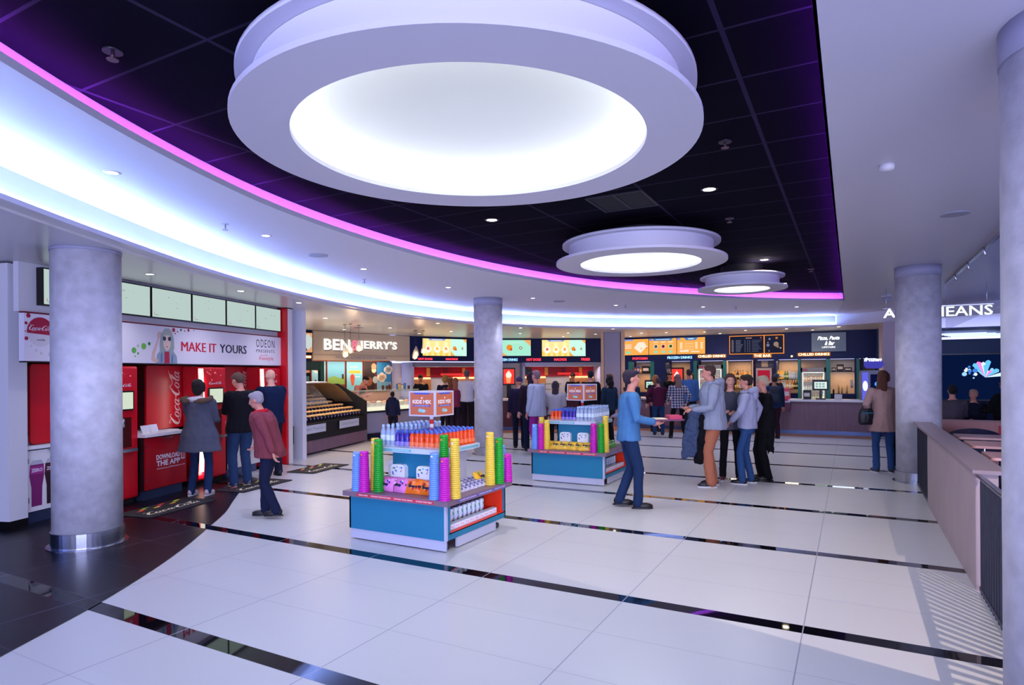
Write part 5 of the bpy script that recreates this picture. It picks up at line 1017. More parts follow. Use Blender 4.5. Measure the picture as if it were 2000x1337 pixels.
def kiosk(cx, cy, kn, label, v):
    k = (cx, cy); t = thing('sweet_kiosk', label, 'kiosk', (cx, cy, 0)); X0, X1, Y0, Y1 = -.605, .605, -.575, .575
    MB().box(X0 + .01, X1 - .01, Y0 + .008, Y0 + .03, .012, .11, M_kgrey).box(X1 - .03, X1 - .008, Y0 + .20, Y1 - .20, .012, .11, M_kgrey).box(X0 + .01, X0 + .03, Y0 + .03, Y1, .012, .11, M_kgrey).build('plinth', t)
    w = MB().lathe([(.03, -.012), (.03, .012)], D('#30303c', .5), 16).data('castor')
    for x in (X0 + .08, X1 - .06):
        for y in (Y0 + .09, Y1 - .09):
            o = bpy.data.objects.new('castor', w); COL.objects.link(o); o.parent = t; o.location = (x, y, .031); o.rotation_euler = (PI / 2, 0, PI / 2)
    a = MB(); a.box(X0, X1, Y0, Y0 + .02, .11, .45, M_kblue).box(X0, X0 + .02, Y0, Y1, .11, .45, M_kblue).box(X0, X1, Y1 - .02, Y1, .11, .45, M_kblue).box(X1 - .02, X1, Y0, Y1, .11, .175, M_kblue).box(X1 - .02, X1, Y0, Y0 + .07, .175, .45, M_kblue).box(X1 - .02, X1, Y1 - .03, Y1, .175, .45, M_kblue)
    a.box(X1 - .022, X1 + .004, Y0 - .004, Y0 + .022, .11, .45, M_kgrey); a.build('side_panels', t)
    MB().box(X1 - .42, X1 - .40, Y0 + .02, Y1 - .02, .13, .45, M_kred).box(X1 - .42, X1, Y0 + .05, Y1 - .02, .165, .18, M_kred).box(X1 - .4, X1 - .02, Y1 - .05, Y1 - .02, .18, .45, M_kred).box(X1 - .4, X1 - .02, Y0 + .07, Y0 + .085, .18, .45, M_kred).build('red_shelf', t)
    led = MB().box(X0 - .045, X1 + .05, Y0 - .05, Y1 + .07, .448, .50, M_kbrown).build('ledge', t)
    g = MB().quad(-.46, .50, .458, .488, Y0 - .0505, D('#c83048'))
    for i, (tx, a0, a1) in enumerate((('KIDS MIX', -.43, -.31), ('CHOOSE YOUR POPCORN', -.27, -.02), ('CHOOSE YOUR DRINK', .02, .25), ('CHOOSE YOUR TREAT', .29, .48))): g.text(tx, a0, a1, .467, .480, Y0 - .0515, D('#f0e4ec'), bold=.02)
    R = Matrix(((0, -1, 0, X1 + .0505), (1, 0, 0, 0), (0, 0, 1, 0), (0, 0, 0, 1)))
    g.quad(-.45, .50, .458, .488, -.0002, D('#6c5c9c'), M=R)
    for tx, a0, a1 in (('CHOOSE YOUR POPCORN', -.42, -.12), ('CHOOSE YOUR DRINK', -.06, .2), ('CHOOSE YOUR TREAT', .25, .48)): g.text(tx, a0, a1, .467, .480, -.001, D('#d8d0f0'), bold=.02, M=R)
    g.build('ledge_lettering', t)
    MB().box(-.27, .29, -.28, .27, .50, .89, M_kblue).box(.285, .292, -.282, .272, .5, .89, M_kgrey).build('upper_box', t)
    MB().box(-.41, .40, -.38, .38, .89, .94, D('#c8d4e8', .3)).build('upper_shelf', t)
    g = MB().quad(-.38, -.05 + .1, .90, .928, -.3805, D('#78b8c8')).text('WATER OR FRUIT JUICE', -.2, .02, .907, .92, -.3815, D('#e8f4f8'), bold=.02)
    R = Matrix(((0, -1, 0, .4005), (1, 0, 0, 0), (0, 0, 1, 0), (0, 0, 0, 1))); g.quad(-.36, .34, .90, .928, -.0002, D('#78b8c8'), M=R); g.text('WATER OR FRUIT JUICE', -.25, .0, .907, .92, -.001, D('#e8f4f8'), bold=.02, M=R); g.build('shelf_lettering', t)
    MB().box(-.41, -.405, -.38, .38, .94, 1.0, M_acr).box(-.41, .40, -.38, -.376, .94, .965, M_acr).build('clear_guard', t)
    a = MB(); n = 7
    for i in range(n): a.lathe([(.022, .94 + i * .045), (.022, .94 + (i + 1) * .045)], D('#e02820', .35) if i % 2 else D('#e8e4f0', .35), 14, c=(.03, .0))
    a.build('striped_pole', t)
    cu = MB().box(-.14, .20, -.17, .17, 1.253, 1.515, D('#c8c6da', .35)).build('sign_cube', t)
    for q in range(4):
        M = Matrix.Translation((.03, 0, 0)) @ Matrix.Rotation(q * PI / 2, 4, 'Z'); g = MB(); y = -.1705
        g.quad(-.15, .15, 1.268, 1.50, y, D('#c86c48'), M=M); g.poly([(-.11, 1.50), (.11, 1.50), (.09, 1.482), (-.09, 1.482)], y - .0005, D('#4858b8'), M=M); g.text('KIDS MIX', -.12, .12, 1.385, 1.425, y - .001, D('#f4ecec'), bold=.04, M=M)
        g.quad(-.11, .11, 1.355, 1.372, y - .0005, D('#4858b8'), M=M); g.text('POPCORN DRINK TREAT', -.09, .09, 1.359, 1.368, y - .001, D('#e0e4f8'), M=M); g.disc(-.02, 1.315, y - .0005, .03, D('#8cc8c8'), 16, .02, M=M); g.disc(.02, 1.31, y - .0007, .028, D('#a0d4d0'), 16, .017, M=M); g.disc(0, 1.445, y - .0005, .01, D('#f4ecec'), 8, M=M)
        for i in range(5): a0 = i * 1.25 + q; g.poly([(.02 * math.cos(a0), 1.40 + .02 * math.sin(a0)), (.1 * math.cos(a0), 1.40 + .075 * math.sin(a0)), (.1 * math.cos(a0 + .05), 1.40 + .075 * math.sin(a0 + .05))], y - .0003, D('#d88060'), M=M)
        g.build('printed_face', cu)
    if v == 2: cu.rotation_euler = (0, 0, -.28)
    r = random.Random(30 + v)
    # drinks on the upper shelf
    for j in range(10):
        for i in range(12):
            x = -.345 + i * .062; y = -.33 + j * .073
            if abs(x - .03) < .04 and abs(y) < .05: continue
            if v == 1: kind = 0 if (i < 3 or (i < 5 and j > 1)) else 1 if (i < 6 and j < 4) else 2
            else: kind = 2 if i < 3 else 1 if i < 7 else 0
            p, lb, gr = ((KB_w, 'clear water bottle with a pale blue cap on top of the %s sweet kiosk', 'water bottles on the %s kiosk'), (KB_p, 'purple juice bottle with a blue cap on top of the %s sweet kiosk', 'purple drinks on the %s kiosk'), (KB_o, 'orange juice bottle with a blue cap on top of the %s sweet kiosk', 'orange drinks on the %s kiosk'))[kind]
            p((cx + x + r.uniform(-.004, .004), cy + y + r.uniform(-.004, .004), .941), lb % kn, gr % kn, 1.12)
    # bags along the ledge
    if v == 1:
        for i in range(13):
            col = 'pink' if i < 8 else 'orange'; x = -.36 + (i % 8 if i < 8 else 0) * .052 if i < 8 else .075 + (i - 8) * .058
            bag(k, kn, x, -.47 + (i % 3) * .035, .503, col, r.uniform(-.25, .1), -.35 + r.uniform(-.15, .1), col + ' printed bag of sweets along the front of the %s sweet kiosk', col + ' sweet bags on the %s kiosk')
        for i in range(9): bag(k, kn, -.36 + i * .085 - (.02 if i > 4 else 0), -.36 + (i % 2) * .02, .503, 'pink' if i < 5 else 'orange', r.uniform(-.2, .2), -.6, ('pink' if i < 5 else 'orange') + ' printed bag of sweets along the front of the %s sweet kiosk', ('pink' if i < 5 else 'orange') + ' sweet bags on the %s kiosk')
        for a in range(3):
            for b in range(9): bag(k, kn, .36 + a * .085, -.28 + b * .078, .503, 'white', PI / 2 + r.uniform(-.15, .15), -1.0, 'pale printed packet lying on the right ledge of the %s sweet kiosk', 'pale packets on the %s kiosk')
        sweet_dispenser(k, -.16, -.31, 0, 'white confetti-patterned sweet box, left one at the front of the nearer sweet kiosk'); sweet_dispenser(k, .17, -.31, 0, 'white confetti-patterned sweet box, right one at the front of the nearer sweet kiosk'); sweet_dispenser(k, .32, -.08, PI / 2, 'white confetti-patterned sweet box on the right side of the nearer sweet kiosk'); sweet_dispenser(k, -.36, -.12, -PI / 2, 'white confetti-patterned sweet box on the left side of the nearer sweet kiosk')
        bag(k, kn, -.44, -.28, .503, 'green', .4, -.5, 'green bag of sweets at the left end of the %s sweet kiosk', 'green sweet bag on the %s kiosk'); bag(k, kn, .44, .35, .505, 'yellow', PI / 2, -.5, 'yellow bag of sweets beside the tall yellow cups of the %s sweet kiosk', 'yellow sweet bag on the %s kiosk')
        st = [(-.50, -.57, 'blue', .395, 'near left corner'), (-.39, -.585, 'magenta', .41, 'near left corner'), (-.275, -.50, 'green', .53, 'near left corner'), (-.37, -.44, 'yellow', .53, 'near left corner'), (.475, -.575, 'blue', .44, 'near right corner'), (.60, -.585, 'magenta', .40, 'near right corner'), (.50, -.45, 'green', .60, 'near right corner'), (.625, -.45, 'yellow', .57, 'near right corner'), (.555, .33, 'yellow', .56, 'far right corner'), (.60, .45, 'green', .49, 'far right corner'), (.56, .57, 'blue', .40, 'far right corner'), (.62, .60, 'magenta', .30, 'far right corner')]
    else:
        for i in range(12): bag(k, kn, -.36 + i * .062, -.47 + (i % 2) * .05, .503, 'yellow', r.uniform(-.3, .3), -.6, 'yellow and orange bag of sweets along the front of the %s sweet kiosk', 'yellow sweet bags on the %s kiosk')
        for b in range(6): bag(k, kn, .47, -.2 + b * .1, .503, 'green', PI / 2 + r.uniform(-.2, .2), -.8, 'green bag of sweets on the right ledge of the %s sweet kiosk', 'green sweet bags on the %s kiosk')
        sweet_dispenser(k, -.13, -.31, 0, 'white confetti-patterned sweet box, left one on the farther sweet kiosk'); sweet_dispenser(k, .17, -.31, 0, 'white confetti-patterned sweet box, right one on the farther sweet kiosk')
        st = [(-.555, -.55, 'blue', .385, 'near left corner'), (-.45, -.55, 'magenta', .40, 'near left corner'), (-.50, -.42, 'yellow', .49, 'rear left corner'), (-.37, -.50, 'yellow', .455, 'near left corner'), (.435, -.56, 'magenta', .43, 'near right corner'), (.55, -.56, 'green', .43, 'near right corner'), (.585, -.46, 'yellow', .54, 'near right corner')]
    for x, y, c, h, w_ in st: cup_stack(k, kn, x, y, c, h, w_)
    # goods inside the open side
    for i in range(10):
        t2 = thing('sweet_pot', 'round printed sweet pot inside the open red shelf of the %s sweet kiosk' % kn, 'pot', (cx + X1 - .17, cy + Y0 + .16 + i * .083, .182), PI / 2, 'pots in the %s kiosk shelf' % kn)
        for nm, me in (('pot_body', POT), ('print', POTP), ('lid', POTC)): o = bpy.data.objects.new(nm, me); COL.objects.link(o); o.parent = t2
        t2 = thing('sweet_packet', 'small pale packet lying before the pots in the open shelf of the %s sweet kiosk' % kn, 'packet', (cx + X1 - .07, cy + Y0 + .16 + i * .092, .182), PI / 2, 'small packets in the %s kiosk shelf' % kn)
        for nm, me in (('packet_body', PACKD), ('print', PACKP)): o = bpy.data.objects.new(nm, me); COL.objects.link(o); o.parent = t2
kiosk(-3.975, 5.465, 'nearer', 'blue square sweet kiosk with a KIDS MIX cube, the nearer of the two', 1)
kiosk(-3.84, 9.40, 'farther', 'blue square sweet kiosk with a KIDS MIX cube, the farther of the two', 2)
# ================================================================ people
def bake(mb, name, vox, smooth=4, nz=0.0, nf=9.0, factor=.5):
    me = mb.data(name)
    for p in me.polygons: p.material_index = 0
    o = bpy.data.objects.new(name, me); COL.objects.link(o)
    m = o.modifiers.new('r', 'REMESH'); m.mode = 'VOXEL'; m.voxel_size = vox; m.use_smooth_shade = True
    s = o.modifiers.new('s', 'SMOOTH'); s.factor = factor; s.iterations = smooth
    dg = bpy.context.evaluated_depsgraph_get(); out = bpy.data.meshes.new_from_object(o.evaluated_get(dg))
    bpy.data.objects.remove(o); bpy.data.meshes.remove(me)
    vs = [v.co.copy() for v in out.vertices]; fs = [tuple(p.vertices) for p in out.polygons]; 
    if nz:
        ns = [v.normal.copy() for v in out.vertices]; sd = Vector((len(name) * 3.1, nz * 900, 1.7))
        vs = [v + n * nz * (noise.noise(Vector((v.x * nf, v.y * nf, v.z * nf * .55)) + sd) + .5 * noise.noise(Vector((v.x, v.y, v.z * .7)) * nf * 2.3 + sd)) for v, n in zip(vs, ns)]
    bpy.data.meshes.remove(out); r = MB(); r.add([tuple(v) for v in vs], fs, mb.mats[0], True); return r
def ik(a, b, l1, l2, pole):
    a, b = Vector(a), Vector(b); d = b - a; L = d.length; mx = (l1 + l2) * .998
    if L > mx: b = a + d * (mx / L); d = b - a; L = mx
    k = (l1 * l1 - l2 * l2 + L * L) / (2 * L); h = math.sqrt(max(l1 * l1 - k * k, 0)); u = d / L
    p = Vector(pole); p = (p - u * p.dot(u)).normalized(); return a + u * k + p * h, b
SKIN = {'pale': mat('skin_pale', '#d8a090', .5), 'pink': mat('skin_pink', '#c88878', .5), 'tan': mat('skin_tan', '#b07860', .5)}
EYEW, EYED, LIP, BROW = D('#e8e4e4', .3), D('#181420', .2), D('#a85858', .5), D('#4a3830', .8)
def cloth(c, r=.85): return mat('cloth_' + c, c, r, spec=.2, bump=.25, bscale=140)
def plaid():
    m = bpy.data.materials.new('plaid_cloth'); m.use_nodes = True; nt = m.node_tree; b = nt.nodes['Principled BSDF']; b.inputs['Roughness'].default_value = .85
    tc = nt.nodes.new('ShaderNodeTexCoord'); sp = nt.nodes.new('ShaderNodeSeparateXYZ'); nt.links.new(tc.outputs['Object'], sp.inputs[0]); out = []
    for i in (0, 2):
        w = nt.nodes.new('ShaderNodeMath'); w.operation = 'PINGPONG'; nt.links.new(sp.outputs[i], w.inputs[0]); w.inputs[1].default_value = .035
        q = nt.nodes.new('ShaderNodeMath'); q.operation = 'GREATER_THAN'; nt.links.new(w.outputs[0], q.inputs[0]); q.inputs[1].default_value = .022; out.append(q.outputs[0])
    a = nt.nodes.new('ShaderNodeMath'); a.operation = 'ADD'; nt.links.new(out[0], a.inputs[0]); nt.links.new(out[1], a.inputs[1])
    mr = nt.nodes.new('ShaderNodeMapRange'); mr.inputs[2].default_value = 2; nt.links.new(a.outputs[0], mr.inputs[0])
    q = nt.nodes.new('ShaderNodeMix'); q.data_type = 'RGBA'; nt.links.new(mr.outputs[0], q.inputs[0]); q.inputs[6].default_value = (*lin('#1c1e3c'), 1); q.inputs[7].default_value = (*lin('#b4b0c8'), 1)
    nt.links.new(q.outputs[2], b.inputs['Base Color']); return m
PLAID = plaid()
def person(label, x, y, face, h, top='#404050', bottom='#202840', hair='#3a2818', style='short', skin='pale', feet=((.10, .0), (-.10, .0)), hands=((.27, .04, .84), (-.27, .04, .84)),
           lean=(0, 0), head=(0, 0), hem=.86, flare=0.0, w=1.0, sleeve=True, shoes='#18161c', vox=.014, hipz=.92, fat=0.0, legw=1.0, zip_=None, extras=(), group=None, epole=(.6, -1, -.3), knee=(0, 1, 0), z=0, skirt=False, bare=False, fine=False, cuffs=None, hood=None, bootz=None):
    lw_ = 1.0 if bare else min(1, legw) * .92; S = h / 1.75; sk = SKIN[skin]; tm = cloth(top) if isinstance(top, str) else top; bm_ = cloth(bottom)
    rz = math.atan2(-face[0], face[1]); dz = hipz - .92
    def sp(z): t = max(0, (z - .92) / .52); return lean[0] * t, lean[1] * t * (1 + .15 * t)
    def sh(z, x0=0, y0=0): a = sp(z); return Vector((a[0] + x0, a[1] + y0, z + dz - (lean[1] ** 2 + lean[0] ** 2) * .9 * max(0, (z - .92) / .52)))
    hips = [Vector((.095 * w, 0, hipz)), Vector((-.095 * w, 0, hipz))]; legs = []
    for i in (0, 1):
        f = feet[i]; a = Vector((f[0], f[1], .085 + (f[2] if len(f) > 2 else 0))); legs.append((hips[i], *ik(hips[i], a, .43, .42, (knee[0] * (1 - 2 * i), knee[1], knee[2]))))
    arms = []
    for i in (0, 1):
        s = sh(1.425, (.178 if i == 0 else -.178) * w, -.01); e, wv = ik(s, hands[i], .29, .26, ((epole[0]) * (1 - 2 * i), epole[1], epole[2])); arms.append((s, e, wv))
    nb = sh(1.47); hb = sh(1.53, 0, .015 + lean[1] * .08)
    R = Matrix.Translation(hb) @ Matrix.Rotation(math.radians(head[0]), 4, 'Z') @ Matrix.Rotation(math.radians(head[1]), 4, 'X') @ Matrix.Translation((0, 0, -1.53))
    # ---- body
    b = MB(); T = lambda z, rx, ry, y0=0: (sh(z).x, sh(z).y + y0, sh(z).z, rx, ry)
    b.loft([T(.84, .12 * w, .085), T(.92, .155 * w, .10), T(1.05, .13 * w, .085), T(1.2, .145 * w, .095), T(1.36, .165 * w, .10), T(1.45, .12 * w, .075), T(1.49, .06, .055)], sk, 14)
    b.tube([nb, hb + Vector((0, 0, .03))], [.056, .052], sk, 10)
    b.ball((0, -.012, 1.655), (.072, .090, .092), sk, R, 14, 10); b.ball((0, .028, 1.592), (.052, .056, .062), sk, R, 12, 8); b.ball((0, .062, 1.572), (.024, .022, .022), sk, R, 8, 6)
    b.tube([(0, .078, 1.655), (0, .098, 1.622), (0, .082, 1.612)], [.010, .015, .012], sk, 8, R)
    for s in (-1, 1): b.ball((.074 * s, -.008, 1.635), (.012, .022, .032), sk, R, 8, 6)
    for (s, e, wv) in arms: b.tube([s, s.lerp(e, .5), e, e.lerp(wv, .4), wv], [.050, .046, .040, .038, .027], sk, 10)
    for (a, k, c) in legs: b.tube([a, a.lerp(k, .5), k, k.lerp(c, .35), c], [.080 * lw_, .071 * lw_, .052 * lw_, .050 * lw_, .036], sk, 10)
    B = bake(b, 'person', vox, 3)
    for i, (s, e, wv) in enumerate(arms):                    # hands: palm, four fingers, thumb
        d = (wv - e).normalized(); side = Vector((1 if i == 0 else -1, 0, 0)); up_ = d.cross(side).normalized() if abs(d.dot(side)) < .95 else Vector((0, 0, 1)); ac = up_.cross(d).normalized()
        if not fine: vk = 5
        else: vk = 7
        B.tube([wv + d * .005, wv + d * .045, wv + d * .085], [.024, .034, .030], sk, 8, flat=.55)
        for q in range(4):
            o0 = wv + d * .085 + ac * ((q - 1.5) * .0185); L = (.062, .072, .068, .052)[q]; cu = -up_ * (.35 + .1 * q); B.tube([o0, o0 + (d + cu * .5).normalized() * L * .55, o0 + (d + cu * .5).normalized() * L * .55 + (d * .5 + cu * 1.6).normalized() * L * .5], [.0095, .0088, .0075], sk, vk)
        o0 = wv + d * .03 + ac * -.028; B.tube([o0, o0 + (d * .7 - ac * .8 - up_ * .3).normalized() * .035, o0 + (d * 1.0 - ac * .7 - up_ * .7).normalized() * .062], [.012, .011, .008], sk, vk)
    for s in (-1, 1): B.ball((.029 * s, .071, 1.648), (.012, .007, .006), EYEW, R, 8, 5); B.ball((.029 * s, .0765, 1.648), (.0055, .004, .0055), EYED, R, 6, 4); B.tube([(.016 * s, .079, 1.667), (.030 * s, .081, 1.671), (.044 * s, .074, 1.665)], .0035, BROW if hair != '#c8b89c' else D('#a89070', .8), 5, R)
    B.tube([(-.022, .080, 1.592), (0, .087, 1.594), (.022, .080, 1.592)], .0055, LIP, 6, R)
    root = B.build('person', loc=(x, y, z), rz=rz); root.scale = (S, S, S); tag(root, label, 'person', group)
    # ---- trousers, socks and shoes
    if not skirt:
        c = MB(); c.loft([(0, 0, hipz - .10, .125 * w + fat * .5, .095 + fat * .5), (0, 0, hipz, .165 * w + fat * .6, .115 + fat), (sh(1.02).x, sh(1.02).y, sh(1.02).z, .15 * w + fat * .6, .105 + fat)], bm_, 14)
        zc = .0 if not bare else .38
        for (a, k, q) in legs:
            e = q + Vector((0, 0, -.03)) if not bare else k.lerp(q, .1); c.tube([a, a.lerp(k, .45), k, k.lerp(e, .5), e] if not bare else [a, a.lerp(k, .5), e], ([.094 * legw, .088 * legw, max(.070 * legw, .060), max(.068 * legw, .060), max(.062 * legw, .056)] if not bare else [.093, .085, .075]), bm_, 12)
        bake(c, 'trousers', vox, 3, .008, 11).build('trousers' if not bare else 'shorts', root)
    for i, (a, k, q) in enumerate(legs):
        f = feet[i]; yw = math.radians(f[3]) if len(f) > 3 else 0; M = Matrix.Translation((q.x, q.y, q.z - .085)) @ Matrix.Rotation(yw, 4, 'Z'); s = MB(); m = D(shoes, .45)
        vs0 = len(s.v); s.ball((0, .085, .035), (.043, .105, .042), m, None, 12, 8); s.ball((0, -.015, .055), (.037, .055, .055), m, None, 10, 8)
        s.v = [(a_, b_, max(c_, .012)) for a_, b_, c_ in s.v]; s.v = [tuple(M @ Vector(v)) for v in s.v]; o = s.build('shoe', root)
        s2 = MB(); P = [(.044 * math.cos(t_) * (1 if math.sin(t_) > 0 else .85), .055 + .135 * math.sin(t_)) for t_ in [2 * PI * j / 16 for j in range(16)]]; s2.prism(P, 0, .02, D('#c8c8d0' if shoes not in ('#18161c',) else '#101014', .5), M=M); s2.build('sole', o)
        if bootz: MB().tube([q + Vector((0, 0, -.03)), q + Vector((0, 0, bootz))], [.05, .058], m, 12).build('boot_shaft', root)
    # ---- top
    c = MB(); rs = []
    zs = [hem, max(hem + .06, .92), 1.05, 1.2, 1.36, 1.43, 1.475]; wx = [.182 + flare, .180 + flare * .7, .166 + flare * .3, .170, .186, .150, .085]; wy = [.134 + flare * .7, .132 + flare * .6, .122 + flare * .25, .122, .125, .105, .072]
    if hem < .8: zs = [hem, (hem + .92) / 2] + zs[1:]; wx = [.172 + flare * 1.5, .175 + flare] + wx[1:]; wy = [.13 + flare * 1.1, .125 + flare * .8] + wy[1:]
    for z_, a_, b_ in zip(zs, wx, wy):
        p = sh(z_) if z_ > .92 else Vector((0, 0, z_ + dz)); rs.append((p.x, p.y, p.z, a_ * w + fat, b_ + fat * 1.2))
    c.loft(rs, tm, 16)
    for (s, e, wv) in arms:
        if sleeve: c.tube([s + Vector((0, 0, -.005)), s.lerp(e, .5), e, e.lerp(wv, .5), e.lerp(wv, .93)], [.070 + fat * .3, .062 + fat * .25, .055, .050, .044], tm, 12)
        else: c.tube([s, s.lerp(e, .45), s.lerp(e, .68)], [.070, .066, .064], tm, 12)
    bake(c, 'top', vox, 3, .011 if not fine else .013, 8.5).build('coat' if hem < .8 else 'top', root)
    if skirt: k = MB(); k.loft([(0, 0, .12, .26, .22), (0, 0, .5, .2, .16), (0, 0, .95, .15, .11)], bm_, 16); bake(k, 'skirt', vox, 2, .012, 9).build('skirt', root)
    # ---- hair
    hm = mat('hair_' + hair, hair, .6, spec=.35, bump=.6, bscale=90, var=.15, vscale=30, stretch=(6, 6, 1)); g = MB()
    if style == 'bald': pass
    else:
        if style in ('short', 'thin'): g.ball((0, -.028, 1.682 if style == 'short' else 1.672), (.081, .094, .084), hm, R, 14, 10); g.ball((0, -.04, 1.64), (.077, .075, .07), hm, R, 12, 8); (g.ball((0, .025, 1.725), (.062, .055, .035), hm, R, 10, 6) if style == 'short' else 0)
        if style in ('bob', 'long', 'curly', 'bun'):
            g.ball((0, -.034, 1.692), (.086, .094, .084), hm, R, 14, 10); g.ball((0, -.05, 1.62), (.084, .072, .10), hm, R, 12, 8)
            for s in (-1, 1): g.tube([(.070 * s, .008, 1.70), (.082 * s, -.008, 1.64), (.076 * s, -.012, 1.585)], [.024, .024, .020], hm, 8, R)
        if style == 'long': g.tube([(0, -.07, 1.66), (0, -.085, 1.55), (0, -.105, 1.42), (0, -.11, 1.33)], [.075, .088, .085, .05], hm, 12, R, flat=.5)
        if style == 'curly': [g.ball((math.cos(q) * .07, -.04 + math.sin(q) * .06, 1.60 + .05 * math.sin(q * 3)), .05, hm, R, 8, 6) for q in [i * .7 for i in range(9)]]; g.tube([(0, -.07, 1.62), (0, -.09, 1.48)], [.09, .08], hm, 10, R, flat=.6)
        if style == 'bun': g.ball((0, -.10, 1.74), .04, hm, R, 10, 6)
        if style in ('cap', 'beanie'): g.ball((0, -.018, 1.69), (.086, .100, .082), hm, R, 14, 10)
        H = bake(g, 'hair', max(vox * .75, .0085), 3, .004, 22)
        ho = H.build('hair' if style not in ('cap', 'beanie') else 'cap', root)
        if style == 'cap': MB().prism([(.07 * math.cos(t_), .07 + .075 * math.sin(t_)) for t_ in [PI * j / 10 for j in range(11)]], 1.70, 1.708, hm, M=R).build('peak', ho); MB().ball((0, .08, 1.72), (.022, .012, .02), D('#d8d8d8'), R, 8, 6).build('cap_badge', ho)
    if hood:
        q = MB(); hm2 = cloth(hood[0]); P = [sh(1.47, .12 * math.cos(t_), -.02 + .11 * math.sin(t_)) + Vector((0, 0, -.035 * (1 - math.sin(t_)) * -.6)) for t_ in [math.radians(v_) for v_ in (60, 20, -20, -60, -90, -120, -160, -200, -240)]]
        q.tube(P, [.03, .04, .048, .055, .06, .055, .048, .04, .03], hm2, 10); q.ball(sh(1.43, 0, -.13), (.10, .05, .085), hm2, None, 12, 8); bake(q, 'hood', vox, 2, .01, 18).build('hood', root)
    for fn in extras: fn(root, sh, R, arms, legs, S, rz)
    return root
L_, A_ = (-.879, -.477), (-.477, .879)
def face_of(l, a): return (l * L_[0] + a * A_[0], l * L_[1] + a * A_[1])     # l: towards picture left, a: away from the camera
# --- drinks bay
def fur(root, sh, R, arms, legs, S, rz):
    q = MB(); m = mat('fur_brown', '#6a5244', .9, bump=1.0, bscale=160); P = [sh(1.44, .215 * math.cos(t_), -.07 + .13 * math.sin(t_)) + Vector((0, 0, .03 + .035 * math.sin(t_))) for t_ in [math.radians(v_) for v_ in (35, 5, -25, -60, -90, -120, -155, -185, -215)]]
    q.tube(P, [.03, .035, .04, .042, .042, .042, .04, .035, .03], m, 10); bake(q, 'fur_trim', .011, 2, .014, 30).build('fur_trim', root)
    q = MB(); q.ball(sh(1.455, 0, -.085), (.165, .085, .055), cloth('#c4bccb')); bake(q, 'hood_lining', .012, 3, .01, 14).build('hood_lining', root)
person('woman with dark hair in a fur-hooded grey parka, seen from behind at the drinks bay', -8.10, 5.66, face_of(-.05, 1), 1.63, '#4a4c5c', '#1c2c50', '#1c1418', 'bob', hem=.68, flare=.085, feet=((.12, 0), (-.12, -.03)), hands=((.10, .33, 1.12), (-.10, .33, 1.12)), legw=.82, shoes='#b0a0a8', vox=.011, fat=.03, extras=(fur,), fine=True, head=(0, 8))
person('fair-haired man in a black jacket and jeans looking down at the drinks bay', -8.20, 6.42, face_of(.75, .65), 1.73, '#0c0a14', '#24385c', '#5c4438', 'short', 'pink', hem=.84, flare=.02, feet=((.12, .03), (-.12, -.02)), hands=((.08, .33, 1.14), (-.08, .33, 1.14)), head=(22, -28), shoes='#6a5a60', vox=.011, fat=.035, legw=1.08, fine=True)
person('bald man in a navy polo shirt reaching for the far drinks dispenser', -8.53, 7.28, face_of(.7, .7), 1.79, '#0c1a3a', '#14182c', style='bald', hem=.86, feet=((.12, 0), (-.12, 0)), hands=((.1, .34, 1.1), (-.14, .48, 1.22)), sleeve=False, head=(15, -12), vox=.012, fat=.035, fine=True)
def scarf(root, sh, R, arms, legs, S, rz):
    q = MB(); q.tube([sh(1.48, .09, .0), sh(1.46, .06, .09), sh(1.44, -.02, .11), sh(1.46, -.09, .05), sh(1.48, -.05, -.06), sh(1.48, .07, -.05), sh(1.48, .09, .0)], .04, cloth('#b01428'), 10); q.tube([sh(1.44, -.0, .12), sh(1.28, .01, .14), sh(1.16, .02, .145)], [.045, .05, .05], cloth('#b01428'), 10, flat=.5); bake(q, 'scarf', .012, 2, .008, 14).build('scarf', root)
person('grey-haired stooped person in a brick-red jacket walking left past the drinks bay', -6.12, 5.20, face_of(1, -.05), 1.50, '#7c3a44', '#161c38', '#a8a0ac', 'short', 'pink', hem=.84, flare=.03, lean=(0, .10), feet=((.09, .10), (-.09, -.12, .03)), hands=((.24, .26, .98), (-.25, -.14, .86)), head=(0, -18), vox=.011, fat=.045, extras=(scarf,), fine=True)
person('small child in a dark hoodie and shorts standing at the ice cream counter', -10.35, 12.65, face_of(-.1, 1), 1.24, '#181c3a', '#1c1a28', '#14101c', 'short', 'pink', bare=True, hands=((.22, .08, .9), (-.22, .08, .9)), vox=.014, w=.95, head=(0, 5), hood=('#181c3a',), legw=1.0)
# --- walking man
def trays(root, sh, R, arms, legs, S, rz):
    pass
person('man in a sky-blue shirt and dark jeans striding right between the kiosks and the queue', -2.46, 7.60, face_of(-1, -.02), 1.72, '#4474a8', '#182c50', '#2c2438', 'short', 'pink', hem=.86, feet=((.07, .10), (-.07, -.12, .02)), hands=((.13, .30, 1.10), (-.13, .30, 1.08)), lean=(0, .02), vox=.011, fat=.015, fine=True, legw=.95)
t = thing('food_tray', 'flat tray with a napkin and red box carried by the man in sky blue', 'tray', (-2.14, 7.78, 1.095), math.atan2(.477, .879)); MB().rbox(-.10, .30, -.17, .17, 0, .018, .03, D('#5c2c50', .4), axis='z').build('tray_base', t); MB().rbox(-.06, .10, -.13, .13, .018, .022, .01, D('#e0d0b8', .6), axis='z').build('napkin', t); MB().rbox(.12, .28, -.12, .12, .018, .06, .01, D('#b83058', .5), axis='z').build('red_box', t)
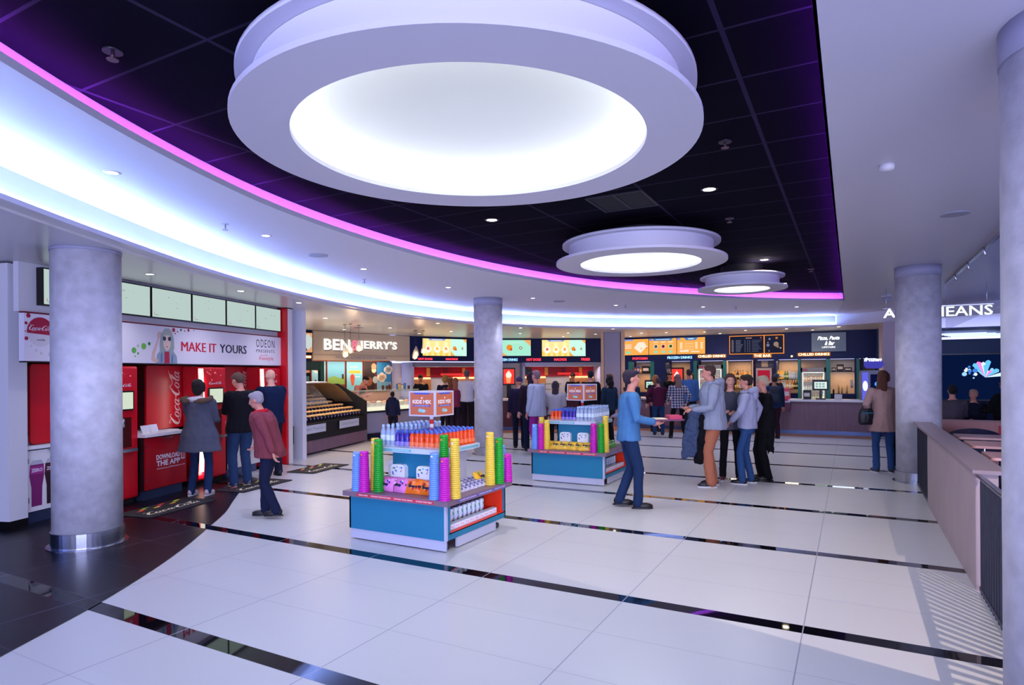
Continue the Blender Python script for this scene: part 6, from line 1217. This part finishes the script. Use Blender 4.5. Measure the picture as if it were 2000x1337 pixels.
# --- group of four on the right
person('tall man in a grey hoodie and tan trousers standing in profile in the middle group', -1.80, 9.56, face_of(1, .12), 1.80, '#8c94ac', '#a86850', '#4a3430', 'thin', 'pink', hem=.83, flare=.015, feet=((.09, -.02), (-.10, .05)), hands=((.12, .30, 1.12), (-.10, .30, 1.10)), head=(0, -12), vox=.010, fat=.04, legw=1.12, shoes='#1c2030', hood=('#8c94ac',), fine=True, lean=(0, .02))
t = MB(); t.loft([(-2.11, 9.32, .46, .11, .035), (-2.10, 9.33, .54, .125, .05), (-2.08, 9.35, .8, .10, .055), (-2.05, 9.37, 1.0, .085, .065), (-2.00, 9.39, 1.12, .10, .08)], cloth('#3c4a6a'), 14); t.tube([(-2.16, 9.30, .7), (-2.17, 9.29, .44)], [.05, .04], cloth('#3c4a6a'), 10, flat=.6)
tag(bake(t, 'folded_jacket', .011, 1, .035, 13).build('folded_jacket'), 'blue-grey quilted jacket draped over the arm of the man in the grey hoodie', 'jacket')
t = MB(); t.loft([(-1.97, 9.40, .35, .06, .05), (-1.97, 9.40, .5, .09, .06), (-1.96, 9.41, .8, .09, .06), (-1.97, 9.41, 1.05, .07, .06)], cloth('#0c0c14'), 12)
tag(bake(t, 'folded_jacket', .012, 2, .03, 12).build('folded_jacket'), 'black jacket hanging beside the blue-grey quilted one on the tall man', 'jacket')
person('boy in a pale grey hoodie and blue jeans with one hand on his hip', -1.38, 9.98, face_of(.85, .5), 1.64, '#9a9ebc', '#2a4a7c', '#33221e', 'short', 'pink', hem=.90, feet=((.13, -.04), (-.10, .06)), hands=((.16, -.10, 1.00), (-.16, .22, 1.02)), epole=(1, -.6, 0), head=(12, -4), vox=.010, w=.92, fat=.015, legw=.74, shoes='#14141c', hood=('#9a9ebc',), fine=True)
person('woman with brown hair, glasses and a grey patterned top behind the two hoodies', -1.66, 10.22, face_of(.35, -.9), 1.65, '#4a4c5c', '#0c0c12', '#5a3a34', 'long', 'pale', hem=.84, feet=((.13, .0), (-.13, .0)), hands=((.10, .24, 1.14), (-.08, .24, 1.14)), head=(10, -5), vox=.012, legw=.8, w=.92, shoes='#5c2030', fine=True, bootz=.12)
t = thing('snack_pot', 'small white pot held by the woman in the grey patterned top', 'pot', (-1.72, 9.88, 1.07)); MB().lathe([(.03, 0), (.04, .07)], D('#d8d4e0'), 14).build('pot_body', t); MB().ball((0, 0, .075), (.036, .036, .02), D('#e8e0e0')).build('filling', t)
def shawl(root, sh, R, arms, legs, S, rz):
    q = MB(); m = cloth('#0c0c12'); q.loft([(0, -.06, .50, .13, .05), (0, -.05, .62, .20, .09), (0, -.04, .9, .22, .13), (sh(1.2).x, sh(1.2).y - .03, 1.2, .20, .13)], m, 16); q.tube([(.10, -.10, .55), (.12, -.10, .42)], [.03, .008], m, 6); q.tube([(-.05, -.12, .55), (-.06, -.13, .44)], [.03, .008], m, 6); bake(q, 'long_cardigan', .012, 2, .02, 12).build('long_cardigan', root)
    q = MB(); q.tube([sh(1.47, .08, -.05), sh(1.47, 0, -.085), sh(1.47, -.08, -.05)], .03, cloth('#4a4050'), 8); bake(q, 'patterned_collar', .01, 1, .01, 40).build('patterned_collar', root)
person('woman with short blonde hair in black with a ragged long cardigan and flared trousers', -1.20, 10.47, face_of(.95, .1), 1.62, '#0c0c12', '#0a0a10', '#c8b89c', 'short', 'pink', hem=.80, flare=.02, feet=((.11, .02), (-.10, -.04)), hands=((.10, .22, 1.28), (-.06, .22, 1.26)), head=(0, -8), vox=.011, fat=.01, legw=1.0, extras=(shawl,), fine=True)
# --- woman in the beige coat
person('woman with long brown hair in a beige coat, seen from behind by the column', .48, 12.05, face_of(-.25, 1), 1.68, '#a88884', '#2c4c80', '#5a3426', 'long', 'pale', hem=.72, flare=.035, feet=((.11, .0, 0, -10), (-.12, .02, 0, 12)), hands=((.2, .15, .98), (-.25, .12, 1.04)), head=(-35, 0), vox=.011, fat=.015, legw=.9, shoes='#30242c', fine=True, w=1.04)
sb = MB(); sb.loft([(0, 0, 0, .10, .05), (0, 0, .03, .13, .065), (0, 0, .2, .125, .06), (0, 0, .27, .09, .04)], mat('bag_black', '#0e0e1c', .5), 16)
t = thing('shoulder_bag', 'large black shoulder bag hanging at the side of the beige coat', 'bag', (.22, 11.93, .80), .45); bake(sb, 'bag_body', .011, 2, .008, 12).build('bag_body', t)
MB().tube([(-.07, 0, .26), (.0, .03, .42), (.09, .06, .60), (.10, .04, .62)], .011, D('#0e0e1c', .5), 8).tube([(.08, 0, .26), (.09, .02, .42), (.11, .05, .6)], .011, D('#0e0e1c', .5), 8).build('strap', t); MB().box(-.1, .08, -.067, -.06, .19, .205, D('#1c6a80', .4)).build('zip', t)
person('person in dark clothes and teal shoes mostly hidden behind the column', .74, 12.45, face_of(-.6, .8), 1.62, '#14161f', '#101420', '#1c141c', 'short', 'pink', shoes='#2a8a90', vox=.018, legw=.85)
# --- queue at the bar
person('woman with long ash-blonde hair in a blue and white plaid shirt and black leggings', -3.86, 15.92, face_of(.0, 1), 1.62, PLAID, '#0c0c14', '#7c5c58', 'long', 'pale', hem=.84, flare=.02, feet=((.20, .0), (-.20, .0)), hands=((.25, .05, .98), (-.20, .30, 1.02)), vox=.013, legw=.78, w=1.0, fat=.01, shoes='#20202c')
person('teenage boy in a maroon and navy top leaning towards the bar', -4.58, 16.75, face_of(-.1, 1), 1.54, '#4c1430', '#1c3a64', '#4c3838', 'short', 'pink', hem=.88, feet=((.12, .0), (-.12, .0)), hands=((.18, .32, 1.05), (-.24, .12, 1.0)), vox=.014, lean=(0, .05), epole=(1, -.5, 0))
person('person with curly ginger hair standing at the bar beyond the maroon top', -4.88, 17.55, face_of(0, 1), 1.60, '#302838', '#202030', '#b06a30', 'curly', 'pale', vox=.02)
person('man in a pale blue shirt at the bar beyond the plaid shirt', -4.02, 17.9, face_of(0, 1), 1.76, '#4c78b8', '#1c2438', '#3a302c', 'short', 'pink', vox=.018, w=1.1, hem=.86)
person('person in a black top between the plaid shirt and the tall grey hoodie', -3.15, 16.6, face_of(.2, 1), 1.60, '#0a0a10', '#10101a', '#14101a', 'short', 'pink', vox=.018, fat=.04)
person('woman with dark red hair in a slate jacket at the left of the bar', -5.35, 16.9, face_of(.3, .9), 1.55, '#2c3c54', '#201c30', '#4c1c2c', 'bob', 'pale', vox=.018)
person('person with a navy backpack-blue jacket at the bar behind the blonde woman', -1.70, 17.0, face_of(0, 1), 1.58, '#18284c', '#2c1424', '#2c2424', 'short', 'tan', vox=.018, fat=.02)
bp = MB(); bp.loft([(0, 0, 0, .12, .06), (0, 0, .05, .15, .09), (0, 0, .32, .14, .08), (0, 0, .40, .09, .05)], mat('backpack_cloth', '#101c30', .7), 14); t = thing('backpack', 'dark navy backpack on the back of the person behind the blonde woman', 'backpack', (-1.66, 16.80, .93), 0); bake(bp, 'pack_body', .014, 2, .01, 10).build('pack_body', t); MB().box(-.09, .09, -.12, -.09, .08, .22, D('#16243c', .7)).build('front_pocket', t)
# --- staff behind the bar
person('bar server in black with a black cap working behind the left till', -5.15, 20.2, face_of(0, -1), 1.68, '#0c0c12', '#101018', '#101014', 'cap', 'tan', vox=.02, hands=((.12, .3, 1.1), (-.12, .3, 1.1)))
person('bar server in black with dark hair near the frozen drinks screen', -4.62, 20.9, face_of(.6, -.6), 1.64, '#0c0c12', '#101018', '#241418', 'bun', 'pale', vox=.02)
person('bar server in black with a grey cap behind the sweet tray', -1.95, 19.9, face_of(-.3, -1), 1.62, '#101018', '#101018', '#24303c', 'cap', 'pink', vox=.02, hands=((.12, .3, 1.1), (-.12, .3, 1.1)), head=(0, -20))
# --- hot food queue
person('person in a pale top and pink trousers walking past the far column', -5.82, 11.80, face_of(.7, .6), 1.74, '#a8b0cc', '#a02c90', '#8c6c7c', 'short', 'pink', hem=.80, flare=.02, feet=((.09, .08), (-.09, -.10, .02)), vox=.013, fat=.04, fine=False, legw=.85)
person('dark-haired woman in a short pale grey jacket behind the farther kiosk', -5.72, 12.55, face_of(-.1, 1), 1.50, '#a8a6b4', '#101018', '#382c38', 'long', 'pale', hem=.90, flare=.02, hands=((.12, .26, 1.1), (-.12, .26, 1.1)), vox=.014, legw=.8, fat=.02)
person('woman with long plum-dark hair in a dark purple coat beside the far column', -6.12, 12.15, face_of(.1, 1), 1.70, '#241828', '#141c38', '#2c1828', 'long', 'pale', hem=.80, vox=.016, fat=.02)
person('person with a dark purple hood just right of the far column', -6.62, 12.55, face_of(.0, 1), 1.60, '#1c1630', '#141828', '#3c2c58', 'beanie', 'pink', vox=.018, fat=.02)
person('man in a white shirt and black trousers just left of the far column', -9.30, 14.55, face_of(-.2, 1), 1.78, '#b4bcd8', '#10101c', '#58505c', 'short', 'pink', vox=.014, w=1.08, hem=.90, hands=((.27, .1, .95), (-.27, .1, .9)))
person('person in a deep pink patterned top left of the white shirt', -9.62, 14.45, face_of(.2, 1), 1.56, '#6c2440', '#201828', '#8a5444', 'long', 'pale', vox=.018, fat=.01, hands=((.25, .05, .9), (-.28, .05, .9)))
person('blonde woman in a navy coat in the hot food queue', -10.10, 14.65, face_of(-.1, 1), 1.64, '#101430', '#141828', '#a07840', 'bob', 'pale', vox=.018)
person('woman with long brown hair in a brown coat in the hot food queue', -9.85, 14.55, face_of(.3, 1), 1.56, '#4c3034', '#201c28', '#6c4430', 'long', 'pale', vox=.018)
person('man in a black jacket queuing between the farther kiosk and the square pillar', -5.68, 14.55, face_of(.2, 1), 1.74, '#0c0c12', '#10101a', '#141018', 'short', 'pink', vox=.016, fat=.035)
person('person with auburn hair in a dark jacket beside the square pillar', -5.45, 15.3, face_of(.8, .3), 1.64, '#181824', '#141420', '#6c3c28', 'short', 'pink', vox=.018)
person('dark-haired woman in a dark teal top right of the black jacket', -5.10, 14.3, face_of(.5, .8), 1.60, '#182c44', '#141828', '#100c14', 'curly', 'pale', vox=.016)
person('small child in a pale top and cream trousers behind the striding man', -3.62, 11.1, face_of(.6, .6), 1.42, '#a0a8c8', '#a8a494', '#241c28', 'short', 'pink', vox=.016, legw=.9, hands=((.16, .25, 1.1), (-.16, .25, 1.1)), shoes='#706878')
person('hot food server in black behind the nearer kiosk sign', -11.5, 15.4, face_of(.2, -1), 1.66, '#0c0c18', '#101018', '#14101a', 'short', 'tan', vox=.018, hands=((.12, .3, 1.1), (-.12, .3, 1.1)), head=(0, -22))
person('hot food server in black with a black and white cap', -7.9, 18.7, face_of(.3, -1), 1.68, '#14141c', '#101018', '#101014', 'cap', 'pink', vox=.02, hands=((.12, .3, 1.1), (-.12, .3, 1.1)), head=(0, -10))
def apron(root, sh, R, arms, legs, S, rz): MB().add([tuple(sh(1.36, -.10, .145)), tuple(sh(1.36, .10, .145)), tuple(sh(1.0, .15, .15)), tuple(sh(1.0, -.15, .15)), tuple(sh(1.36, -.10, .155)), tuple(sh(1.36, .10, .155)), tuple(sh(1.0, .15, .16)), tuple(sh(1.0, -.15, .16))], [(0, 1, 2, 3), (7, 6, 5, 4), (0, 4, 5, 1), (2, 6, 7, 3)], cloth('#14121c')).build('apron', root)
person('ice cream server in a pink shirt and black apron leaning over the counter', -12.15, 13.15, face_of(-.95, -.4), 1.72, '#c07870', '#181420', '#1c1418', 'short', 'pink', vox=.016, lean=(0, .24), hands=((.10, .52, 1.16), (-.12, .50, 1.18)), head=(0, -40), extras=(apron,))
# --- seated people on the right
t = thing('bench_seat', 'long dark bench behind the booth partition', 'bench', (2.3, 15.1, 0)); MB().box(-1.1, 1.3, -.25, .25, .38, .46, D('#2c2438', .6)).build('seat_pad', t); MB().box(-1.1, 1.3, -.2, .2, 0, .38, D('#20182a', .6)).build('bench_base', t)
SIT = dict(hipz=.54, feet=((.11, .42), (-.11, .42)), vox=.018, z=0)
person('seated man with dark hair in a grey jumper, seen from behind right of the column', 1.76, 15.0, face_of(-.35, .9), 1.78, '#4c4450', '#181c2c', '#141018', 'short', 'pink', hands=((.12, .34, .75), (-.12, .34, .75)), fat=.02, **SIT)
person('seated fair-haired person with a navy top facing the man in the grey jumper', 2.16, 15.45, face_of(.8, -.5), 1.66, '#14182c', '#181c2c', '#b09080', 'short', 'pink', hands=((.12, .34, .75), (-.12, .34, .75)), **SIT)
person('seated person in black with long dark hair against the bright screen', 2.62, 15.1, face_of(.2, .9), 1.98, '#0a0a10', '#101018', '#100c12', 'long', 'tan', hands=((.12, .34, .8), (-.12, .34, .8)), fat=.03, **SIT)
